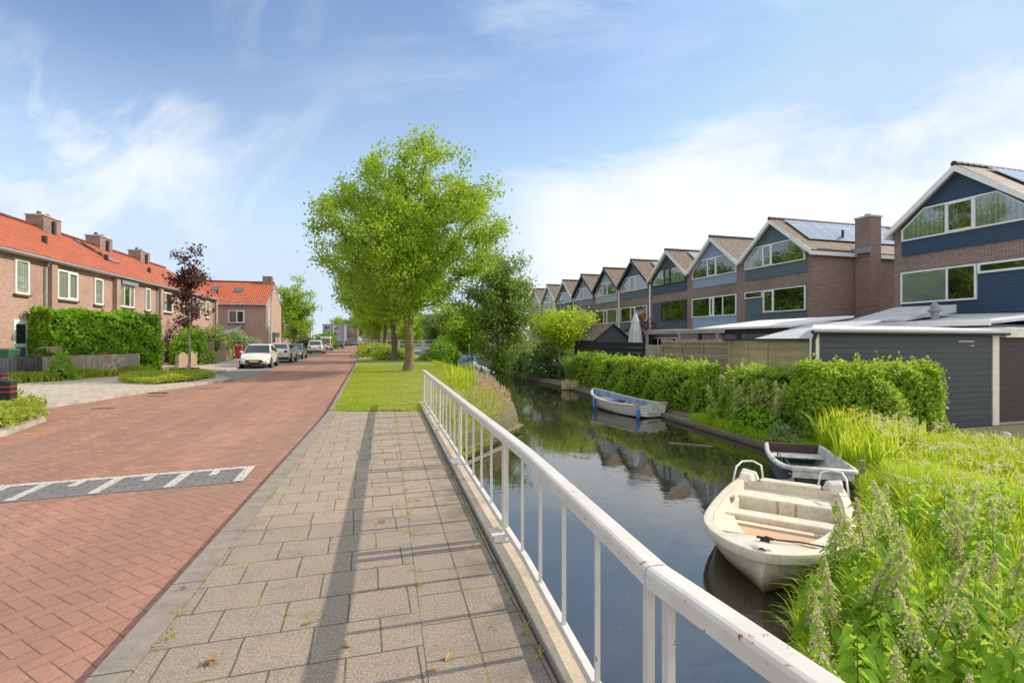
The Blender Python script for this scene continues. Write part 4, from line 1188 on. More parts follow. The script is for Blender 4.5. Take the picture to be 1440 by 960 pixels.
# ------------------------------------------------------------------ hedges and shrubs
def hedge(name, label, path, half, z0, z1, n, leaf, leafm, seed, rnd=.22, group=None, spikes=0, cat='hedge', taper=.0):
    """clipped hedge along a ground path: leaf shell over a dark core"""
    rng = np.random.default_rng(seed)
    P = [Vector((*p, 0)) for p in path]
    segs = [(a, b, (b - a).length) for a, b in zip(P[:-1], P[1:])]; tot = sum(s[2] for s in segs)
    def place(s):
        for a, b, L in segs:
            if s <= L + 1e-6:
                d = (b - a).normalized(); return a + d * s, Vector((-d.y, d.x, 0)), d
            s -= L
        d = (segs[-1][1] - segs[-1][0]).normalized(); return segs[-1][1], Vector((-d.y, d.x, 0)), d
    H = z1 - z0; per = 2 * H + 2 * half
    pts = []; nr = []
    for _ in range(n):
        u = rng.uniform(); s = rng.uniform(0, tot)
        endp = half * 2 * H / (tot * per + 2 * half * 2 * H) * 2
        if rng.uniform() < endp * 1.4:
            e = rng.uniform() < .5; s = 0 if e else tot
            c, sd_, d = place(s); w = rng.uniform(-half, half); z = rng.uniform(0, H)
            pull = rnd * (abs(w) / half) ** 4 + rnd * (max(z / H, 0)) ** 6
            p = c + sd_ * w + d * ((-1 if e else 1) * (rng.normal(0, .06) - pull)); nn = d * (-1 if e else 1)
        else:
            c, sd_, d = place(s); k = rng.uniform(0, per)
            if k < 2 * half:
                w = k - half; z = H - rnd * .6 * (abs(w) / half) ** 3; nn = Vector((0, 0, 1)); w += 0
            else:
                z = ((k - 2 * half) % H); sg = 1 if k < 2 * half + H else -1
                w = sg * (half - rnd * (z / H) ** 5 + taper * (1 - z / H)); nn = sd_ * sg
            bump_ = .09 * math.sin(s * 2.1 + w * 3 + seed) + .07 * math.sin(s * 5.3 + z * 4.1 + seed) + .05 * math.sin(z * 7 + s * 3.3)
            p = c + sd_ * w + nn * (bump_ + rng.normal(-.02, .06)) + Vector((0, 0, 0))
        pts.append((p.x, p.y, z0 + max(z, 0) + (0 if nn.z < .5 else rng.normal(0, .05) + bump_))); nr.append(tuple(nn))
    for _ in range(spikes):
        s = rng.uniform(0, tot); c, sd_, d = place(s); w = rng.uniform(-half, half) * .8; h = abs(rng.normal(.10, .10))
        for k in range(7):
            pts.append((c.x + sd_.x * w + rng.normal(0, .025), c.y + sd_.y * w + rng.normal(0, .025), z1 + .03 + h * k / 6)); nr.append((0, 0, .5))
    V, Fc = leaves(np.array(pts), leaf, .5, .15, out=np.array(nr), rng=rng)
    o = thing(name, label, cat, tuple(P[0]) if False else (0, 0, 0), 0, group)
    raw_mesh('foliage', V, Fc, M[leafm], o)
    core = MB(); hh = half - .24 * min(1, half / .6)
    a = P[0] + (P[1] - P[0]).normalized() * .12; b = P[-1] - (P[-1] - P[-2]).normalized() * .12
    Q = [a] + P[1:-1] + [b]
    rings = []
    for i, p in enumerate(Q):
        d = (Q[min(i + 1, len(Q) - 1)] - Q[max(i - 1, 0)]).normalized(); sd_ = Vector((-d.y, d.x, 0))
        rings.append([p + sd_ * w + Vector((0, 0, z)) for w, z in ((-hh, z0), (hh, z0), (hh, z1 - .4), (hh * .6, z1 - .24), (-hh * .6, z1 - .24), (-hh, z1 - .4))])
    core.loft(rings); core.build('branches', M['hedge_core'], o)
    return o
def shrub(name, label, c, rad, n, leaf, leafm, seed, group=None, core=.72, flowers=0, cat='shrub', wob=.16, aspect=.5):
    rng = np.random.default_rng(seed)
    d = unit(rng.normal(size=(n, 3))); d[:, 2] = np.abs(d[:, 2]) * np.where(rng.uniform(size=n) < .85, 1, -.3)
    ph = rng.uniform(0, 6.28, 5); fr = rng.normal(0, 3.2, (5, 3))
    lob = 1 + wob * np.mean(np.sin(d @ fr.T + ph), axis=1) * 2.0
    r = (lob * rng.uniform(.80, 1.05, n))[:, None]
    pts = np.array(c) + d * np.array(rad) * r
    V, Fc = leaves(pts, leaf, aspect, .3, out=d * .7, rng=rng)
    o = thing(name, label, cat, (0, 0, 0), 0, group)
    raw_mesh('foliage', V, Fc, M[leafm], o)
    mb = MB(); rings = []
    for i in range(6):
        th = math.pi / 2 * i / 5.2
        rings.append([(c[0] + rad[0] * core * math.cos(th) * math.cos(a), c[1] + rad[1] * core * math.cos(th) * math.sin(a), c[2] - .3 * (i == 0) + rad[2] * core * math.sin(th)) for a in [2 * math.pi * k / 10 for k in range(10)]])
    mb.loft(rings); mb.build('branches', M['hedge_core'], o)
    if flowers:
        k = rng.integers(0, n, flowers); fp = np.repeat(np.array(c) + d[k] * np.array(rad) * 1.04, 4, 0) + rng.normal(0, .03, (flowers * 4, 3))
        V, Fc = leaves(fp, .12, .8, 1.0, rng=rng); raw_mesh('blossoms', V, Fc, M['flower_white'], o)
    return o
hedge('hedge', 'big bright green laurel hedge in front of the orange roofed houses', [(-21.6, 23.4), (-20.7, 26.2), (-20.1, 28.3)], 1.0, -.1, 3.0, 24000, .19, 'hedge_leaf', 1, .35, spikes=90)
shrub('shrub', 'rounded dark green shrub standing right of the laurel hedge', (-22.3, 35.6, 0), (1.25, 1.5, 2.5), 2600, .22, 'hedge_leaf', 2)
shrub('shrub', 'tall wispy grey green shrub left of the parked white hatchback', (-25.7, 48, 0), (2.3, 2.4, 2.8), 3600, .22, 'grey_leaf', 3)
shrub('shrub', 'dense upright green shrub behind the brick gate pillars', (-24.8, 42.4, 0), (1.4, 1.6, 3.0), 2600, .20, 'olive_leaf', 4)
shrub('shrub', 'dull reddish green shrub under the terrace windows', (-24.9, 39.5, 0), (1.5, 1.5, 3.2), 1600, .22, 'plum_leaf', 5)
shrub('shrub', 'dark shrub below the far roadside tree', (-31.5, 78, 0), (2.6, 3, 2.4), 1800, .3, 'dark_leaf', 6)
shrub('shrub', 'round green shrub near the camper van', (-37, 100, 0), (2.5, 3, 3.4), 1400, .4, 'hedge_leaf', 7)
shrub('shrub', 'yellow green bush far along the road past the camper van', (-45, 124, 0), (2.2, 2.5, 3.0), 1000, .45, 'lime_leaf', 8)
# lawn strip planting
shrub('shrub', 'low pale bush on the lawn beside the second tree trunk', (-10.6, 45.5, -.05), (1.9, 2.6, 1.15), 2200, .20, 'privet_leaf', 9, flowers=14)
shrub('shrub', 'loose leafy bush along the kerb before the white bridge', (-14.2, 54, -.05), (2.2, 3.5, 1.5), 2000, .24, 'bed_leaf', 10)
shrub('shrub', 'leafy waterside bush behind the mossy tree trunk', (-7.0, 44.5, -.5), (1.4, 2.5, 1.4), 2000, .2, 'hedge_leaf', 12)
# canal hedges
HG = 'clipped hedges along the canal'
hedge('hedge', 'clipped privet hedge in front of the grey shed wall, nearest on the right', [(6.85, 11.95), (8.6, 12.45), (10.55, 13.05)], .50, RZ, 1.0, 20000, .10, 'privet_leaf', 31, .22, HG, 160)
hedge('hedge', 'light green privet hedge before the mossy wooden shed', [(7.3, 13.6), (6.85, 15.3)], .66, RZ, .70, 9000, .11, 'privet_leaf', 32, .45, HG, 260)
hedge('hedge', 'long low privet hedge behind the blue and white rowing boat', [(6.45, 16.6), (5.6, 20.5), (4.6, 25.0)], .58, RZ, .80, 21000, .115, 'privet_leaf', 33, .2, HG, 170)
hedge('hedge', 'short clipped hedge beside the pampas grass clump', [(4.55, 25.8), (4.0, 29.0)], .6, RZ, .85, 4200, .14, 'privet_leaf', 34, .25, HG, 50)
shrub('shrub', 'small bright shrub at the foot of the long privet hedge', (4.72, 21.4, RZ), (.5, .7, .85), 1300, .12, 'hedge_leaf', 35)
shrub('shrub', 'dark flowering bush with white blossoms overhanging the quay', (2.3, 34.4, RZ), (1.3, 2.2, 2.0), 3200, .17, 'dark_leaf', 36, flowers=40)
shrub('shrub', 'broad dark green bush in the middle of the far bank', (1.15, 38.6, RZ), (1.5, 2.4, 2.2), 3200, .19, 'olive_leaf', 37)
shrub('shrub', 'leafy green bush at the water near the covered boat', (-.6, 45, RZ), (1.2, 2.4, 1.8), 2200, .22, 'hedge_leaf', 38)
shrub('shrub', 'yellowish green bush behind the dark flowering bush', (3.8, 36, RZ), (1.6, 2.6, 2.1), 2600, .2, 'privet_leaf', 39)
shrub('shrub', 'dark bush in the shade right of the small lime tree', (4.9, 31.6, RZ), (1.1, 1.6, 1.7), 1900, .17, 'dark_leaf', 40)
shrub('shrub', 'rounded waterside bush left of the covered boat', (-8.6, 66, RZ), (2.0, 4, 2.7), 2400, .3, 'hedge_leaf', 41)
shrub('shrub', 'hanging bush beside the far bridge end', (-10.2, 78, RZ), (2.2, 3, 2.8), 2000, .34, 'olive_leaf', 42)
shrub('shrub', 'shadowy bush gap between the two nearest canal hedges', (7.15, 12.3, RZ), (.55, .6, 1.45), 1500, .11, 'dark_leaf', 44)
shrub('shrub', 'reddish maple shrub over the black garden shed roof', (8.6, 34.5, 1.0), (1.6, 1.6, 1.9), 1300, .2, 'plum_leaf', 45)

# low bedding by the road
def bed(label, poly, n, h, seed):
    rng = np.random.default_rng(seed); xs = [p[0] for p in poly]; ys = [p[1] for p in poly]; pts = []
    def inside(x, y):
        c = False
        for i in range(len(poly)):
            (x1, y1), (x2, y2) = poly[i - 1], poly[i]
            if (y1 > y) != (y2 > y) and x < (x2 - x1) * (y - y1) / (y2 - y1) + x1: c = not c
        return c
    while len(pts) < n:
        x, y = rng.uniform(min(xs), max(xs)), rng.uniform(min(ys), max(ys))
        if inside(x, y): pts.append((x, y, .03 + h * min(1, .25 + rng.uniform(0, 1)) * (.35 + .65 * rng.uniform() ** .6) * (.75 + .25 * math.sin(x * 2.3) * math.sin(y * 2.9))))
    V, Fc = leaves(np.array(pts), .11, .36, .35, rng=rng, jit=.5)
    o = thing('ground_shrub', label, 'shrub')
    raw_mesh('foliage', V, Fc, M['bed_leaf'], o)
    cx_ = sum(xs) / len(xs); cy_ = sum(ys) / len(ys)
    MB().slab([(cx_ + (p[0] - cx_) * .86, cy_ + (p[1] - cy_) * .80) for p in poly], -.1, h * .22).build('branches', M['hedge_core'], o)
bed('low spreading green shrub bed at the bottom left by the striped bollards', [(-9.35, 9.5), (-9.95, 11.0), (-11.4, 12.2), (-13.5, 12.6), (-15.5, 11.2), (-15, 8.6), (-11, 8.3)], 15000, .5, 1)
bed('low oval bed of yellow green shrubs in the pavement by the road', [(-13.3, 19.2), (-12.95, 20.6), (-13.3, 23.0), (-14.5, 24.2), (-16.2, 24.4), (-16.9, 22.6), (-15.4, 20.0)], 11000, .38, 2)
# weeds before the picket fence
rng = np.random.default_rng(77)
wb = [(-19.3 - .12 * (26 - y) + abs(rng.normal(.1, .45)), y, .02) for y in rng.uniform(17.6, 26.3, 5200)]
hs = np.array([.16 + .30 * abs(math.sin(b[1] * 1.15)) * rng.uniform(.4, 1.2) for b in wb])
V, Fc = blades(np.array(wb), hs, .035, .7, rng)
raw_mesh('verge_weeds', V, Fc, M['bed_leaf'], kind='stuff')
shrub('shrub', 'leafy weed growing tall against the grey picket fence', (-18.85, 21.4, 0), (.45, .6, 1.15), 700, .15, 'hedge_leaf', 78, core=.4)

# ------------------------------------------------------------------ grasses
def scatter(n, fx0, fx1, y0, y1, fz, rng):
    y = rng.uniform(y0, y1, n); t = rng.uniform(0, 1, n)
    x = np.array([fx0(v) * (1 - k) + fx1(v) * k for v, k in zip(y, t)])
    return np.stack([x, y, np.array([fz(a, b) for a, b in zip(x, y)])], 1)
def bank_z(x, y):
    d = x - bank_r(y)
    return -.90 if d < .1 else (-.84 if d < .5 else RZ)
rng = np.random.default_rng(5)
# short lawn
lp = scatter(52000, lambda y: kerb_x(y) + .1, lambda y: edge(y) - 1.2, 12.2, 34, lambda x, y: 0.0, rng)
V, Fc = blades(lp, rng.uniform(.02, .065, len(lp)), .016, .7, rng)
raw_mesh('lawn_grass', V, Fc, M['lawn_blade'], kind='stuff')
# left bank: rough grass and pinkish seed heads
def lz(x, y):
    d = edge(y) - x
    return float(np.interp(d, [0, .05, .7, 1.7, 2.5], [-.95, -.82, -.25, 0, 0]))
bp = scatter(13000, lambda y: max(edge(y) - 1.9, rail_x(y) + .06), lambda y: edge(y) + .05, 9.6, 46, lz, rng)
V, Fc = blades(bp, np.where(bp[:, 1] > 14, rng.uniform(.10, .28, len(bp)), rng.uniform(.15, .45, len(bp))), .018, .5, rng)
raw_mesh('bank_grass', V, Fc, M['lawn_blade'], kind='stuff')
sp = scatter(400, lambda y: max(edge(y) - 1.3, rail_x(y) + .15), lambda y: edge(y) - .15, 12.0, 22, lz, rng)
pts = []
for x, y, z in sp:
    h = rng.uniform(.25, .5)
    for k in range(14): pts.append((x + rng.normal(0, .022), y + rng.normal(0, .022), z + h + k * .013))
V, Fc = leaves(np.array(pts), .05, .5, .2, rng=rng)
raw_mesh('seed_grass', V, Fc, M['seed_pink'], kind='stuff')
# right bank: tall bright grass
gx0 = lambda y: bank_r(y) + .02
gp = np.concatenate([scatter(9000, gx0, lambda y: min(bank_r(y) + 2.2, .95 * y + .6), 2.4, 6.2, bank_z, rng), scatter(36000, gx0, lambda y: 7.5 if y < 9 else 9.5, 2.0, 11.3, bank_z, rng), scatter(9000, lambda y: 7.5, lambda y: 13.2, 6.0, 12.6, lambda x, y: RZ, rng),
                     scatter(9000, gx0, lambda y: bank_r(y) + 1.3, 10.5, 16, bank_z, rng)])
keep = ~((gp[:, 0] > 11.0 - 0.0) & (gp[:, 1] > 11.2)); gp = gp[keep]
hh = .26 + .30 * rng.uniform(size=len(gp)) * (.6 + .8 * np.abs(np.sin(gp[:, 0] * 1.3) * np.cos(gp[:, 1] * .9)))
hh *= np.where(gp[:, 0] > 7.3, .95, 1.05)
V, Fc = blades(gp, np.where(gp[:, 0] - np.array([bank_r(v) for v in gp[:, 1]]) < .5, np.minimum(hh, .34), hh), rng.uniform(.010, .022, len(gp)), .38, rng, .8)
raw_mesh('tall_grass', V, Fc, M['tall_grass'], kind='stuff')
# feathery seed stems over the tall grass
fp = scatter(420, lambda y: bank_r(y) + .7, lambda y: 7.8, 4.5, 11.2, bank_z, rng); pts = []
for x, y, z in fp:
    h = rng.uniform(.55, .95); lx, ly_ = rng.normal(0, .12, 2)
    for k in range(16):
        t = k / 15; pts.append((x + lx * (.6 + t) + rng.normal(0, .015), y + ly_ * (.6 + t) + rng.normal(0, .015), z + h + .16 * t - .12 * t * t))
V, Fc = leaves(np.array(pts), .035, .3, .1, rng=rng)
raw_mesh('feather_grass', V, Fc, M['seed_tan'], kind='stuff')
# small dead stems at the paving
# iris clumps with flat upright leaves
def iris(name, label, c, r, n, h, seed, flowers=0, leafm='tall_grass', cat='iris'):
    rng = np.random.default_rng(seed); a = rng.uniform(0, 6.28, n); rr = r * np.sqrt(rng.uniform(0, 1, n))
    b = np.stack([c[0] + rr * np.cos(a), c[1] + rr * np.sin(a), np.full(n, c[2])], 1)
    V, Fc = blades(b, rng.uniform(.6, 1.05, n) * h, .035, .22, rng, .3)
    o = thing(name, label, cat)
    raw_mesh('foliage', V, Fc, M[leafm], o)
    for k in range(flowers):
        f = np.array([c[0] + rng.uniform(-r, r) * .6, c[1] - r * .5 + rng.uniform(-.1, .1), c[2] + h * rng.uniform(.82, .98)])
        V, Fc = leaves(np.repeat(f[None], 7, 0) + rng.normal(0, .022, (7, 3)), .085, .7, .5, rng=rng)
        raw_mesh('flower', V, Fc, M['flower_yellow'], o)
    return o
iris('iris_clump', 'clump of upright iris leaves with yellow flowers below the near hedge', (7.15, 11.0, -.85), .55, 260, 1.15, 1, 4)
iris('iris_clump', 'flowerless clump of upright iris leaves behind the wooden stake', (6.75, 9.7, -.86), .55, 300, 1.0, 2)
iris('iris_clump', 'clump of upright iris leaves right of the dark boat', (7.9, 10.6, RZ), .55, 260, .95, 3)
iris('reed_clump', 'clump of tall reeds at the end of the white railing', (-1.6, 16.6, -.2), .45, 60, 1.25, 4, cat='reeds')
iris('reed_clump', 'second clump of reeds on the bank between railing and covered boat', (-2.1, 21.5, -.4), .5, 60, 1.3, 5, cat='reeds')
iris('pampas_grass', 'arching pampas grass clump spilling over the quay', (3.3, 28.0, RZ), .35, 420, 1.7, 6, leafm='olive_leaf', cat='grass clump')
iris('reed_clump', 'dry brown reed skirt under the pampas grass', (3.15, 27.4, -.9), .5, 260, .55, 7, leafm='seed_tan', cat='reeds')
# dock and nettle stand by the short hedge
def nettle_plant(seed, h, label, group, name='nettle', cat='nettle', leaf=.13, heads=True, headm='seed_tan', bushy=1.0, headfrac=.45):
    rng = np.random.default_rng(seed)
    o = thing(name, label, cat, (0, 0, 0), 0, group)
    lx, ly_ = rng.normal(0, .10, 2)
    def P(t): return np.array([lx * t * t * h, ly_ * t * t * h, h * t])
    MB().tube([tuple(P(t)) for t in (0, .3, .6, .85, 1)], [.007, .006, .005, .003, .002], 5).build('stem', M['stem_green'], o)
    pts = []; nr = []
    V_ = []; 
    lv = int(13 * bushy)
    vs = []; fs = []
    for i in range(lv):
        t = .10 + .86 * i / (lv - 1); c = P(t)
        for sgn in (0, 1):
            az = i * 1.57 + sgn * math.pi + rng.normal(0, .35); L = leaf * (1.15 - .75 * t) * rng.uniform(.8, 1.25) * 1.25
            d = np.array([math.cos(az), math.sin(az), .12]); s = np.array([-math.sin(az), math.cos(az), 0.0]); w = L * .30
            pr = [(.12, 0), (.38, 1), (.7, .72), (1.0, 0)]
            b = len(vs)
            mid = [c + d * L * a + np.array([0, 0, -L * .75 * a * a]) for a, _ in pr]
            vs += [mid[0], mid[1] - s * w + [0, 0, .012], mid[1] - [0, 0, .012], mid[1] + s * w + [0, 0, .012], mid[2] - s * w * .72, mid[2] - [0, 0, .012], mid[2] + s * w * .72, mid[3]]
            fs += [(b, b + 1, b + 2), (b, b + 2, b + 3), (b + 1, b + 4, b + 5, b + 2), (b + 2, b + 5, b + 6, b + 3), (b + 4, b + 7, b + 5), (b + 5, b + 7, b + 6)]
    raw_mesh('foliage', np.array(vs), fs, M['nettle_leaf'], o)
    if heads:
        pts = []
        for i in range(int(95 * headfrac / .45)):
            t = 1 - headfrac * rng.uniform() ; c = P(t); az = rng.uniform(0, 6.28); r = .095 * (1.15 - (t - (1 - headfrac)) / headfrac) + .01
            for k in range(5):
                pts.append(c + np.array([math.cos(az) * r * k / 4, math.sin(az) * r * k / 4, -.06 * (k / 4) ** 2 + .02]) + rng.normal(0, .004, 3))
        V, Fc = leaves(np.array(pts), .026 if name == 'nettle' else .045, .55, .2, rng=rng)
        raw_mesh('seed_sprays', V, Fc, M[headm], o)
    return o
NL = 'tall flowering nettle with pale drooping seed tassels beside the white motorboat'
NG = 'nettles in front of the white motorboat'
protos = [nettle_plant(100 + i, 1.0, NL, NG, headfrac=[.42, .5, .36][i]) for i in range(3)]
GL = 'leafy green nettle without tassels among the flowering nettles'
protog = nettle_plant(110, .8, GL, 'green nettles among the flowering nettles', heads=False, bushy=1.2, leaf=.16)
rng = np.random.default_rng(42); used = [0, 0, 0, 0]; spots = []
while len(spots) < 38:
    y = rng.uniform(2.6, 5.7); x = rng.uniform(bank_r(y) + .05, min(bank_r(y) + 1.9, .92 * y + .55))
    if all((x - a) ** 2 + (y - b) ** 2 > .03 for a, b in spots): spots.append((x, y))
for i, (x, y) in enumerate(spots):
    k = int(rng.integers(0, 3)); sc = rng.uniform(.72, 1.08) * (1.0 if x - bank_r(y) > .3 else .9)
    z = bank_z(x, y) - .02
    if not used[k]: used[k] = 1; protos[k].location = (x, y, z); protos[k].scale = (sc,) * 3; protos[k].rotation_euler.z = rng.uniform(0, 6.28)
    else: dup(protos[k], (x, y, z), rng.uniform(0, 6.28), None, sc)
spots = []
while len(spots) < 90:
    y = rng.uniform(2.5, 6.4); x = rng.uniform(bank_r(y) + .02, min(bank_r(y) + 2.0, .95 * y + .6))
    spots.append((x, y))
for i, (x, y) in enumerate(spots):
    sc = rng.uniform(.6, 1.1)
    if i == 0: protog.location = (x, y, bank_z(x, y) - .02); protog.scale = (sc,) * 3
    else: dup(protog, (x, y, bank_z(x, y) - .02), rng.uniform(0, 6.28), None, sc)
DL = 'tall dock with yellowish seed spikes on the quay before the light green hedge'
protod = nettle_plant(120, 1.35, DL, 'dock plants by the short hedge', 'dock_plant', 'dock', leaf=.2, headm='seed_tan', headfrac=.5)
for i in range(26):
    y = rng.uniform(12.6, 15.6); x = bank_r(y) + rng.uniform(.25, .95); sc = rng.uniform(.75, 1.1); z = bank_z(x, y)
    if i == 0: protod.location = (x, y, z)
    else: dup(protod, (x, y, z), rng.uniform(0, 6.28), None, (sc * 1.35, sc * 1.35, sc))
shrub('shrub', 'grey green trailing plant at the water between quay and dark boat', (6.55, 12.2, -.9), (.45, .6, .55), 1500, .08, 'grey_leaf', 50, core=.5)
shrub('shrub', 'bright leafy growth at the foot of the dock plants', (6.6, 13.9, -.85), (.6, 1.6, .75), 3000, .10, 'hedge_leaf', 51)
# ------------------------------------------------------------------ sheds, fences and roofs on the right
sh = thing('garden_shed', 'long dark grey clad shed with cream corner posts behind the near hedge', 'shed', (7.74, 12.96, RZ), R(TH))
MB().slab([(0, 0), (6.36, 0), (6.36, 2.6), (2.95, 2.6)], -.3, 2.60).build('wall', M['siding_black_grey'], sh)
MB().box(-.14, .02, -.03, .12, -.3, 2.62).build('corner_post', M['cream_paint'], sh, bevel=.006)
MB().box(6.34, 6.60, -.035, .2, -.3, 2.62).build('corner_post', M['cream_paint'], sh, bevel=.006)
rb = MB(); rb.add([(-.35, -.16, 2.66), (6.72, -.16, 2.66), (6.72, 2.7, 2.86), (2.75, 2.7, 2.86), (-.35, -.16, 2.735), (6.72, -.16, 2.735), (6.72, 2.7, 2.935), (2.75, 2.7, 2.935)],
       [(3, 2, 1, 0), (4, 5, 6, 7), (0, 1, 5, 4), (1, 2, 6, 5), (2, 3, 7, 6), (3, 0, 4, 7)]); rb.build('roof', M['white_roofing'], sh)
MB().tube([(-.38, -.20, 2.65), (6.72, -.20, 2.63)], .05, 8).build('gutter', M['dark_trim'], sh)
MB().tube([(-.28, -.20, 2.62), (-.28, -.14, 2.45), (-.28, -.14, -.2)], .045, 8).build('downpipe', M['dark_trim'], sh)
MB().box(6.60, 11.5, .08, 3.0, -.3, 2.52).build('wall', M['siding_brown_black'], sh)
MB().box(6.74, 11.7, -.12, 3.1, 2.525, 2.82).build('fascia', M['cream_paint'], sh, bevel=.01)
MB().box(6.60, 11.5, .0, .075, -.3, .04).build('plinth', M['concrete'], sh)
sc = MB(); sc.box(5.0, 5.62, -.004, -.001, 2.40, 2.425); sc.box(5.5, 5.62, -.004, -.001, 2.28, 2.30); sc.build('paint_scuff', M['white_paint'], sh)

def canal_obj(name, label, cat, s, t, group=None): return thing(name, label, cat, row_pt(s, t, RZ), ROT_R, group)
ws = canal_obj('garden_shed', 'mossy yellowish plank shed between the grey shed and the old fence', 'shed', 13.58, 12.6)
MB().box(-1.75, 1.75, 0, 2.2, -.2, 2.42).build('wall', M['mossy_wood'], ws)
for x in (-1.72, -.85, .02, 1.72): MB().box(x - .05, x + .05, -.045, -.002, -.2, 2.42).build('batten', M['mossy_wood'], ws)
MB().bar((-1.9, -.1, 2.46), (1.95, -.1, 2.46), .06, .07).build('roof_edge', M['dark_trim'], ws)
r_ = MB(); r_.add([(-.4, -.12, 2.50), (1.95, -.12, 2.50), (1.95, 2.4, 3.05), (-.4, 2.4, 3.05), (-.4, -.12, 2.46), (1.95, -.12, 2.46), (1.95, 2.4, 3.01), (-.4, 2.4, 3.01)],
                  [(0, 1, 2, 3), (7, 6, 5, 4), (0, 4, 5, 1), (1, 5, 6, 2), (2, 6, 7, 3), (3, 7, 4, 0)]); r_.build('roof', M['grey_roofing'], ws)
fo = canal_obj('plank_fence', 'tall old horizontal plank fence with mossy boards above the long hedge', 'fence', 17.5, 12.6)
for k in range(11):
    j = random.uniform(-.012, .012)
    MB().box(-2.15, 2.15, -.02 + (.03 if k % 2 else 0), .0 + (.03 if k % 2 else 0), .1 + k * .205, .29 + k * .205, M=Matrix.Rotation(j * .3, 4, 'Y')).build('plank', M['old_wood'], fo)
for k in range(4): MB().box(-2.1 + k * 1.38, -2.0 + k * 1.38, -.06, -.022, 0, 2.3).build('post', M['old_wood'], fo)
tp = MB(); x = -2.1
while x < 2.0:
    w = random.uniform(.2, .45); tp.box(x, x + w, -.05, .12, 2.345, 2.40 + random.uniform(.02, .10)); x += w + random.uniform(0, .12)
tp.build('stacked_bricks', M['pink_brick'], fo)
fg = canal_obj('plank_fence', 'short grey weathered fence panel next to the black fence', 'fence', 20.35, 12.62)
for k in range(10): MB().box(-.62, .62, -.02, 0, .1 + k * .215, .30 + k * .215).build('plank', M['grey_wood'], fg)
fb = canal_obj('plank_fence', 'long black horizontal plank fence behind the canal hedge', 'fence', 24.2, 12.64)
for k in range(9): MB().box(-3.1, 3.1, -.02, 0, .1 + k * .25, .335 + k * .25).build('plank', M['black_wood'], fb)
# pergola posts above the black fence
pg = canal_obj('pergola', 'grey weathered pergola beam and posts behind the fences', 'pergola', 21.6, 15.0)
for x in (-3.2, -.2, 2.6): MB().box(x - .06, x + .06, -.06, .06, 0, 2.75).build('post', M['grey_wood'], pg)
MB().box(-3.4, 3.0, -.05, .05, 2.755, 2.93).build('beam', M['grey_wood'], pg)
bs = thing('garden_shed', 'small black shed with brown gable roof beyond the black fence', 'shed', (6.1, 31.2, RZ), R(20))
MB().prism([(-1.15, 0), (1.15, 0), (1.15, 2.55), (0, 3.38), (-1.15, 2.55)], 0, 2.8).build('wall', M['siding_black_grey'], bs)
for sg in (-1, 1):
    roof_slope(bs, (sg * 1.42, -.18, 2.42), (sg * 1.42, 3.0, 2.42), (0, 3.0, 3.47), (0, -.18, 3.47), .06, M['brown_tiles'])
# house extensions with flat roofs
def extension(s, t0, w, dep, h, label, wm, rm='white_roofing'):
    o = canal_obj('house_extension', label, 'extension', s, t0)
    MB().box(-w / 2, w / 2, 0, dep, -.2, h).build('wall', M[wm], o)
    MB().box(-w / 2 - .2, w / 2 + .2, -.25, dep + .05, h + .003, h + .16).build('roof', M[rm], o)
    MB().box(-w / 2 - .21, w / 2 + .21, -.262, -.252, h - .06, h + .17).build('fascia', M['white_paint'], o)
    window(o, rect(-w / 2 + .4, w / 2 - .4, .9, h - .35), -.002, (0,), 'white_paint', ['room', 'room'])
    return o
extension(S0 + W_, 18.6, 4.8, 4.0, 2.95, 'flat white roofed extension under the light blue grey house', 'siding_mid_grey')
extension(S0 + 2 * W_, 18.9, 4.6, 3.7, 2.85, 'flat roofed extension under the dark slate house', 'siding_slate')
extension(S0 + 3 * W_, 19.1, 4.6, 3.5, 2.7, 'flat roofed extension behind the folded parasol', 'siding_blue_grey')
cv = canal_obj('canopy', 'sloping pale canopy roof on dark posts behind the plank fence', 'canopy', 17.9, 15.2)
r_ = MB(); r_.add([(-3.0, 0, 3.00), (2.6, 0, 3.00), (2.2, 3.6, 3.42), (-3.0, 3.6, 3.42), (-3.0, 0, 2.92), (2.6, 0, 2.92), (2.2, 3.6, 3.34), (-3.0, 3.6, 3.34)],
                  [(0, 1, 2, 3), (7, 6, 5, 4), (0, 4, 5, 1), (1, 5, 6, 2), (2, 6, 7, 3), (3, 7, 4, 0)]); r_.build('roof', M['white_roofing'], cv)
for x in (-2.8, -.2, 2.3): MB().box(x - .06, x + .06, .1, .22, 0, 2.915).build('post', M['dark_trim'], cv)
for x in (-1.5, 1.0): MB().bar((x, .16, 2.3), (x + .55, .16, 2.9), .07, .09).build('brace', M['old_wood'], cv)
MB().box(-2.9, 2.4, .08, .2, 2.7, 2.91).build('beam', M['black_wood'], cv)
lt = canal_obj('lean_to', 'low grey lean to roof with glass edge under the navy house', 'lean to', 14.2, 18.3)
r_ = MB(); r_.add([(-3.2, 0, 3.08), (3.4, 0, 3.02), (3.4, 4.4, 3.38), (-2.6, 4.4, 3.55), (-3.2, 0, 3.0), (3.4, 0, 2.94), (3.4, 4.4, 3.3), (-2.6, 4.4, 3.47)],
                  [(0, 1, 2, 3), (7, 6, 5, 4), (0, 4, 5, 1), (1, 5, 6, 2), (2, 6, 7, 3), (3, 7, 4, 0)]); r_.build('roof', M['grey_roofing'], lt)
MB().box(-3.1, 3.3, .1, 4.4, -.2, 2.93).build('wall', M['siding_navy'], lt)
MB().box(-3.22, 3.42, -.03, -.003, 2.9, 3.1).build('fascia', M['white_paint'], lt)
